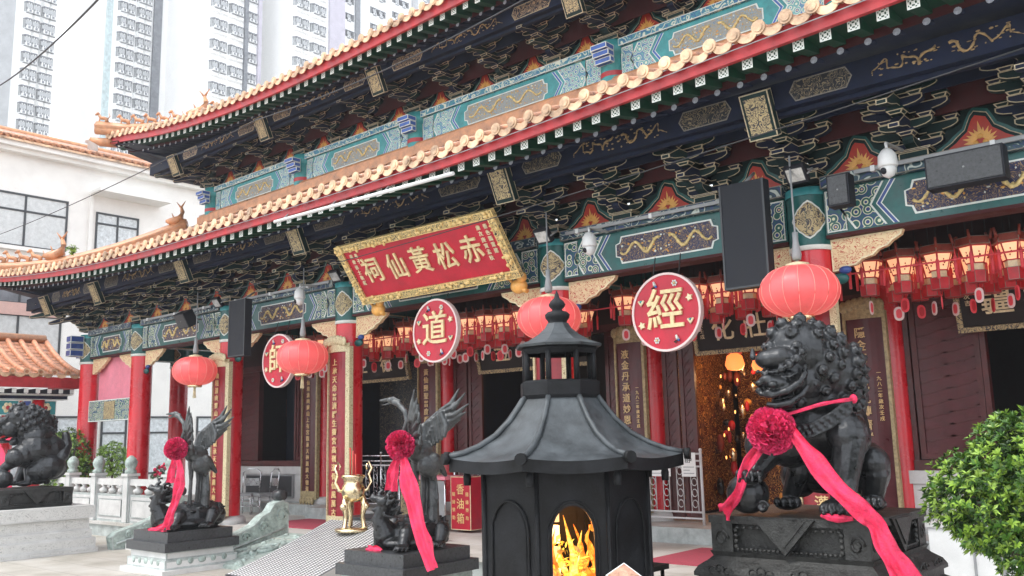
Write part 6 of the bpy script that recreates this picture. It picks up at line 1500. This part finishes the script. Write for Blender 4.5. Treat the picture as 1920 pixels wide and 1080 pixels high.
# right-hand clutter behind the bush: leaning board and metal post
t = thing('metal_stand', 'thin grey metal stand with base bar behind the right bush', 'stand', (-2.2, 9.2, GZ)); m = MB(); p = at(1885, 1080, 7.3); m.tube([(p.x, p.y, GZ), (p.x, p.y, 2.0)], .025, 'equip_grey', 8); m.tube([(p.x - .25, p.y, 1.0), (p.x + .25, p.y, 1.0)], .014, 'equip_grey'); m.build('frame', t)
t = thing('white_cabinet', 'white cabinet standing between the right lion plinth and the bush', 'cabinet', (-2.5, 10.3, PZ)); m = MB(); m.box(-3.05, -2.2, 10.0, 10.5, PZ, 1.28, 'white_plastic'); m.build('body', t); m = MB(); m.box(-3.07, -2.18, 9.98, 10.52, 1.28, 1.32, 'marble'); m.box(-2.64, -2.62, 9.985, 9.999, PZ + .05, 1.24, 'equip_grey'); m.build('top', t)
# ================================================================ WHITE ANNEX BUILDING AT THE LEFT
BX = -34.0; an = thing('annex_building', 'white three-storey annex with orange tiled eave and black-framed windows at the left', 'building', (BX - 3, 14, GZ))
m = MB(); m.box(BX - 8, BX, 2, 42, GZ, 13.0, 'plaster'); m.build('wall', an)
m = MB(); m.box(BX - 8.5, BX + .55, 1.5, 42.5, 13.0, 13.22, 'plaster'); m.box(BX - 8.3, BX + .35, 1.7, 42.3, 12.85, 13.0, 'plaster'); m.build('cornice', an)
m = MB(); y = 1.5
m.face([(BX + .65, 1.5, 13.22), (BX + .65, 42.5, 13.22), (BX - 2.2, 42.5, 14.3), (BX - 2.2, 1.5, 14.3)], 'tile_orange'); m.face([(BX + .65, 1.5, 13.16), (BX + .65, 42.5, 13.16), (BX + .65, 42.5, 13.24), (BX + .65, 1.5, 13.24)], 'tile_cap')
while y < 42: m.tube([(BX + .68, y, 13.29), (BX - 2.2, y, 14.36)], .075, 'tile_orange', 6); y += .26
m.tube([(BX - 2.2, 1.5, 14.4), (BX - 2.2, 42.5, 14.4)], .14, 'ridge_orange', 8); m.build('roof', an)
def win(y0, y1, z0, z1, cols, trans=.0, pane='glass_bright', t=.07, name='window'):
    m = MB(); m.box(BX - .02, BX + .05, y0, y1, z0, z0 + t, 'frame_dark'); m.box(BX - .02, BX + .05, y0, y1, z1 - t, z1, 'frame_dark')
    for i in range(cols + 1): yy = y0 + (y1 - y0 - t) * i / cols; m.box(BX - .02, BX + .045, yy, yy + t, z0 + t, z1 - t, 'frame_dark')
    if trans: m.box(BX - .02, BX + .04, y0 + t, y1 - t, trans, trans + t, 'frame_dark')
    w = m.build(name, an, org=(BX, (y0 + y1) / 2, z0))
    m = MB(); m.box(BX - .01, BX + .012, y0 + .02, y1 - .02, z0 + .02, z1 - .02, pane); m.build('pane', w)
def sill(y0, y1, z): m = MB(); m.box(BX, BX + .18, y0 - .1, y1 + .1, z - .14, z, 'plaster'); m.build('sill', an)
win(5.0, 13.85, 9.45, 11.42, 6, 10.75); sill(5, 13.85, 9.45); win(14.9, 16.6, 9.6, 11.22, 2, 10.75, 'curtain'); sill(14.9, 16.6, 9.6)
m = MB(); m.box(BX, BX + .95, 14.6, 17.45, 11.85, 11.97, 'plaster'); m.box(BX, BX + .1, 14.62, 14.75, 9.5, 11.85, 'plaster'); m.build('canopy', an)
win(5.0, 13.85, 7.1, 8.6, 6, 0, 'tower_dark'); win(5.0, 13.85, 5.30, 7.45, 6, 6.95, 'glass_bright'); sill(5, 13.85, 5.3)
m = MB(); m.box(BX + .06, BX + .10, 5.0, 13.7, 6.98, 7.42, 'blind_pink'); m.build('blind', an) if 'blind_pink' in M else None
for (a, b, p) in ((13.85, 14.85, 'curtain'), (15.5, 16.5, 'curtain'), (17.3, 18.6, 'curtain'), (19.4, 20.7, 'curtain')): win(a, b, 1.2, 3.42, 1, 2.75, p)
for a in (10.3, 12): win(a, a + 1, 1.2, 3.42, 1, 2.75, 'curtain')
for (a, b) in ((18.3, 20.0), (21.5, 24), (26, 29)):
    win(a, b, 9.6, 11.2, 2, 10.75, 'curtain'); win(a, b, 5.3, 7.3, 2, 6.7, 'curtain')
# vents on the annex roof
for k, (y, lab) in enumerate(((14.9, 'small white vent pipe on the annex roof'),)):
    t = thing('roof_vent', lab, 'vent', (BX - .6, y, 13.7)); m = MB(); m.lathe([(.2, 13.6), (.2, 14.1), (.3, 14.15), (.3, 14.25), (.05, 14.3)], 'plaster', 14, (BX - .6, y, 0)); m.build('pipe', t)
# ================================================================ SMALL PAVILION AT THE LEFT
XP = -25.6; YP = 11.05
pv = thing('small_pavilion', 'small pavilion with orange tiled roof and red fascia at the left edge', 'pavilion', (XP - 1.5, 8, GZ))
m = MB(); NP = 8; TP = [(t / NP) for t in range(NP + 1)]; PP = lambda y, t, h=0: Vector((XP - 2.6 * t, y, 4.28 + 1.15 * (.45 * t + .55 * t * t) + h))
y = YP
while y > 2.5:
    for a, b in zip(TP, TP[1:]): m.face([PP(y, a), PP(y - .36, a), PP(y - .36, b), PP(y, b)], 'tile_orange', False)
    m.tube([PP(y, t, .05) for t in TP], .075, 'tile_pink', 8)
    for s in range(12): q = PP(y - .18, s / 12, .012); q2 = PP(y - .18, s / 12 + .03, .03); m.face([q + Vector((0, .11, 0)), q + Vector((0, -.11, 0)), q2 + Vector((0, -.11, 0)), q2 + Vector((0, .11, 0))], 'tile_pink')
    y -= .36
m.build('roof', pv); m = MB(); y = YP
while y > 2.5:
    c = PP(y, 0, .05) + Vector((.02, 0, 0)); r = [c + Vector((0, math.cos(a * .5236) * .085, math.sin(a * .5236) * .085)) for a in range(12)]; m.face(r, 'tile_cap'); m.face([p + Vector((.004, 0, 0)) for p in [c + (q - c) * .55 for q in r]], 'tile_orange')
    c = PP(y - .18, 0) + Vector((.03, 0, 0)); pts = [c + Vector((0, math.cos(math.pi + math.pi * i / 8) * .14, math.sin(math.pi + math.pi * i / 8) * .11)) for i in range(9)]; m.face(pts, 'tile_cap'); y -= .36
m.build('eave_tiles', pv)
m = MB(); m.box(XP - .05, XP, 2.5, YP + .05, 3.91, 4.20, 'fascia_red'); m.box(XP - 2.2, XP, YP, YP + .05, 3.91, 4.20, 'fascia_red'); m.build('fascia', pv)
y = YP - .2; k = 0
while y > 6.5:
    m = MB(); m.box(XP - .6, XP - .06, y - .06, y + .06, 3.76, 3.88, 'navy'); m.box(XP - .06, XP - .05, y - .055, y + .055, 3.765, 3.875, 'white_line'); m.build('rafter', pv); y -= .30
m = MB(); m.box(XP - .6, XP - .3, 2.5, YP - .2, 3.60, 3.72, 'navy', 'white_line', .015); m.box(XP - .62, XP - .2, 2.5, YP - .1, 3.725, 3.75, 'white_line'); m.build('beam', pv)
m = MB(); y = YP - .45; i = 0
while y > 4:
    w = .55 if i % 2 == 0 else .22; m.box(XP - .55, XP - .42, y - w, y, 3.18, 3.58, 'teal_light' if i % 2 == 0 else 'blue_bright', 'white_line', .02)
    if i % 2 == 0:
        for q in range(6): m.ball((XP - .42, y - w / 2 + math.cos(q * 1.047) * .09, 3.38 + math.sin(q * 1.047) * .09), (.012, .06, .06), 'cream_gold', 7, 5)
        m.ball((XP - .415, y - w / 2, 3.38), (.014, .06, .06), 'fascia_red', 7, 5)
    m.box(XP - .53, XP - .44, y - w - .10, y - w, 3.18, 3.58, 'palace_red', 'cream_gold', .02); y -= w + .10; i += 1
m.build('painted_panels', pv)
for (x, y) in ((XP - .5, YP - .9), (XP - .5, 5.0), (XP - 2.6, YP - .9)): m = MB(); m.lathe([(.16, GZ), (.16, 3.6)], 'column_red', 16, (x, y, 0)); m.build('column', pv)
m = MB(); m.box(XP - 5.2, XP - 2.6, 2.5, YP, 4.3, 5.4, 'tile_orange'); m.tube([(XP - 2.6, 2.5, 5.5), (XP - 2.6, YP, 5.5)], .14, 'ridge_orange', 8); m.build('roof_back', pv)
# pink cloth in the corner bay, red lantern behind
t = thing('pink_cloth', 'plain pink cloth stretched between the two leftmost front columns', 'cloth', (-23.2, Y0, 3.5)); m = MB(); n = 14
for i in range(n):
    f = lambda s: (CX[0] + .3 + (CX[1] - CX[0] - .6) * s, Y0 + .12 + .03 * math.sin(s * 17)); a, b = f(i / n), f((i + 1) / n)
    m.face([(a[0], a[1], 3.45), (b[0], b[1], 3.45), (b[0], b[1], 4.66), (a[0], a[1], 4.66)], 'pink_cloth', True)
    m.face([(a[0], a[1] + .01, 3.45), (b[0], b[1] + .01, 3.45), (b[0], b[1] + .01, 4.66), (a[0], a[1] + .01, 4.66)], 'pink_cloth', True)
m.build('cloth', t)
# ================================================================ TOWER BLOCKS FAR BEHIND
def tower(lab, X, y0, y1, z1, kwall, bays, fh=2.9, zstart=30, extra=None, n=16):
    t = thing('tower_block', lab, 'apartment tower', (X - 8, (y0 + y1) / 2, GZ), 'apartment towers beyond the temple')
    m = MB(); m.box(X - 16, X, y0, y1, GZ, z1, kwall); m.build('wall', t)
    for (a, b, k) in extra or []: m = MB(); m.box(X, X + .5, a, b, GZ, z1, k); m.build('pilaster', t)
    for (a, b, kind) in bays:
        w = b - a; m = MB(); d = .7 if kind != 'flat' else .12
        P = [(X, a), (X + d, a + w * .12), (X + d, a + w * .42), (X + d * .5, a + w * .5), (X + d, a + w * .58), (X + d, a + w * .88), (X, b)]
        if kind == 'flat': P = [(X, a), (X + d, a), (X + d, b), (X, b)]
        def slab(z0, z1, k, g=0):
            for (p, q) in zip(P, P[1:]): m.face([(p[0] + g, p[1], z0), (q[0] + g, q[1], z0), (q[0] + g, q[1], z1), (p[0] + g, p[1], z1)], k)
            m.face([(p[0] + g, p[1], z0) for p in P], k); m.face([(p[0] + g, p[1], z1) for p in P], k)
        slab(0, .85, 'tower_white'); slab(.85, 2.62, 'tower_glass', -.12); slab(2.62, 2.9, kwall); slab(2.40, 2.64, 'tower_dark', .03)
        nn = 6 if kind != 'flat' else 3
        for i in range(nn + 1): yy = a + w * (.06 + .88 * i / nn); m.box(X - .1, X + d - .02 - (0 if .1 < i / nn < .9 else d * .5), yy - .06, yy + .06, .85, 2.45, 'tower_white' if i % 3 else 'tower_grey')
        for i in range(2): yy = a + w * (.25 + .42 * i); m.box(X + d, X + d + .45, yy - .4, yy + .4, .55, 1.15, 'tower_white', 'tower_grey', .06); m.box(X + d + .451, X + d + .46, yy - .2, yy + .2, .65, 1.05, 'tower_dark', faces='X'); m.box(X + d - .1, X + d, yy - .5, yy + .5, 1.5, 2.2, 'tower_grey'); m.box(X + d, X + d + .3, yy - .6, yy + .6, .50, .56, 'tower_dark')
        me = m.mesh('window', (X, (a + b) / 2, 0)); z = zstart; k = 0
        while z < z1 - 3 and k < n: o = use('window', me, t, Vector((X, (a + b) / 2, z)) - t.location); z += fh; k += 1
T_ = -150
# sizes measured against the annex: distant enough that floors look small
tower('pale tower block cut by the left edge, grey strip on its left', T_, 40, 57.4, 120, 'tower_white', [(52.2, 54.8, 'bay'), (54.9, 57.2, 'bay')], zstart=52, extra=[(40, 50.8, 'tower_grey')], n=14)
tower('white tower block with narrow stacks of bay windows, left of the upper roof corner', T_, 65.6, 80.5, 125, 'tower_white', [(67.6, 70.9, 'bay'), (71.0, 73.9, 'bay')], zstart=52, extra=[(74.2, 75.7, 'tower_dark'), (65.6, 66.6, 'glass')], n=14)
tower('white tower block behind the upper roof ridge figures', T_ + 14, 77.0, 87.8, 125, 'tower_white', [(77.6, 81.0, 'bay'), (81.2, 84.2, 'bay'), (85.2, 87.0, 'flat')], fh=4.3 * .92, zstart=50, extra=[(84.3, 85.0, 'tower_dark'), (87.1, 87.8, 'tower_purple')], n=12)
tower('white and lilac tower block right of the others, close to the eave', T_ + 18, 91.5, 104, 125, 'tower_white', [(92.0, 95.6, 'bay'), (95.8, 99.6, 'bay')], fh=4.3 * .92, zstart=54, extra=[(100.2, 103.9, 'tower_purple')], n=12)
tower('lilac tower block with recessed dark windows behind the upper eave', T_ - 10, 122, 140, 140, 'tower_white', [(124, 129, 'flat'), (134, 139, 'flat')], fh=4.3, zstart=62, extra=[(129.2, 130.6, 'tower_dark'), (122, 123.8, 'tower_purple')], n=13)
tower('far white tower block just above the upper eave', T_ - 20, 148, 175, 150, 'tower_white', [(150, 156, 'flat'), (160, 166, 'bay')], fh=4.3, zstart=70, extra=[(157, 159, 'tower_grey')], n=14)
# overhead cables
def cable(name, pts, r, lab):
    m = MB(); m.tube(pts, r, 'cable', 5); tag(m.build(name, org=pts[0]), lab, 'cable')
def sag(a, b, s, n=16): return [a.lerp(b, i / n) - Vector((0, 0, s * 4 * (i / n) * (1 - i / n))) for i in range(n + 1)]
cable('overhead_cable', sag(at(-40, 180, 8), at(230, -50, 5), .25), .016, 'black overhead cable crossing the sky at the top left')
cable('overhead_cable', sag(at(-30, 450, 11.2), at(330, 290, 8.4), .1) + sag(at(330, 290, 8.4), at(480, 225, 8.2), .05) + sag(at(480, 225, 8.2), at(1000, -10, 7.2), .12), .010, 'thin dark cable running from the annex along the upper eave')
cable('overhead_cable', sag(at(180, 675 - 40, 9.4), at(900, 480, 8.9), .1)[:1] + sag(at(350, 620, 9.4), at(1010, 470, 9.1), .1) if 0 else sag(at(190, 598, 9.2), at(1920, 90, 8.9), .22, 30), .008, 'thin grey cable strung under the lower eave')
# ================================================================ SMOKY AIR
hz = bpy.data.materials.new('haze'); hz.use_nodes = True; hn = hz.node_tree; hn.nodes.remove(hn.nodes['Principled BSDF'])
pv_ = hn.nodes.new('ShaderNodeVolumePrincipled'); pv_.inputs['Color'].default_value = (.93, .95, 1, 1); pv_.inputs['Density'].default_value = .0012; pv_.inputs['Anisotropy'].default_value = .3
hn.links.new(pv_.outputs[0], hn.nodes['Material Output'].inputs['Volume']); M['haze'] = hz
m = MB(); m.box(-260, 60, -30, 260, GZ - 1.2, 160, 'haze'); tag(m.build('haze'), kind='stuff')
# ================================================================ LIGHT
w = bpy.data.worlds.new('World'); sc.world = w; w.use_nodes = True; nt = w.node_tree; bg = nt.nodes['Background']
sky = nt.nodes.new('ShaderNodeTexSky'); sky.sky_type = 'NISHITA'; sky.sun_disc = False; SE, SR = math.radians(58), math.radians(200)
sky.sun_elevation = SE; sky.sun_rotation = SR; sky.air_density = 1; sky.dust_density = 4; sky.ozone_density = 1
mx = nt.nodes.new('ShaderNodeMix'); mx.data_type = 'RGBA'; mx.inputs[0].default_value = .82; nt.links.new(sky.outputs[0], mx.inputs[6]); mx.inputs[7].default_value = (11.5, 12.0, 12.6, 1)
nt.links.new(mx.outputs[2], bg.inputs[0]); bg.inputs[1].default_value = .12
sd = bpy.data.lights.new('sun', 'SUN'); sd.energy = 1.4; sd.angle = math.radians(18); sd.color = (1, .96, .9); so = bpy.data.objects.new('sun', sd); COL.objects.link(so)
az = math.radians(-115); dirv = Vector((math.cos(az) * math.cos(SE), math.sin(az) * math.cos(SE), math.sin(SE))); so.rotation_euler = dirv.to_track_quat('Z', 'Y').to_euler(); sky.sun_rotation = math.atan2(dirv.x, dirv.y)
sc.view_settings.view_transform = 'Standard'; sc.view_settings.look = 'None'; sc.view_settings.gamma = 1; sc.view_settings.exposure = .84
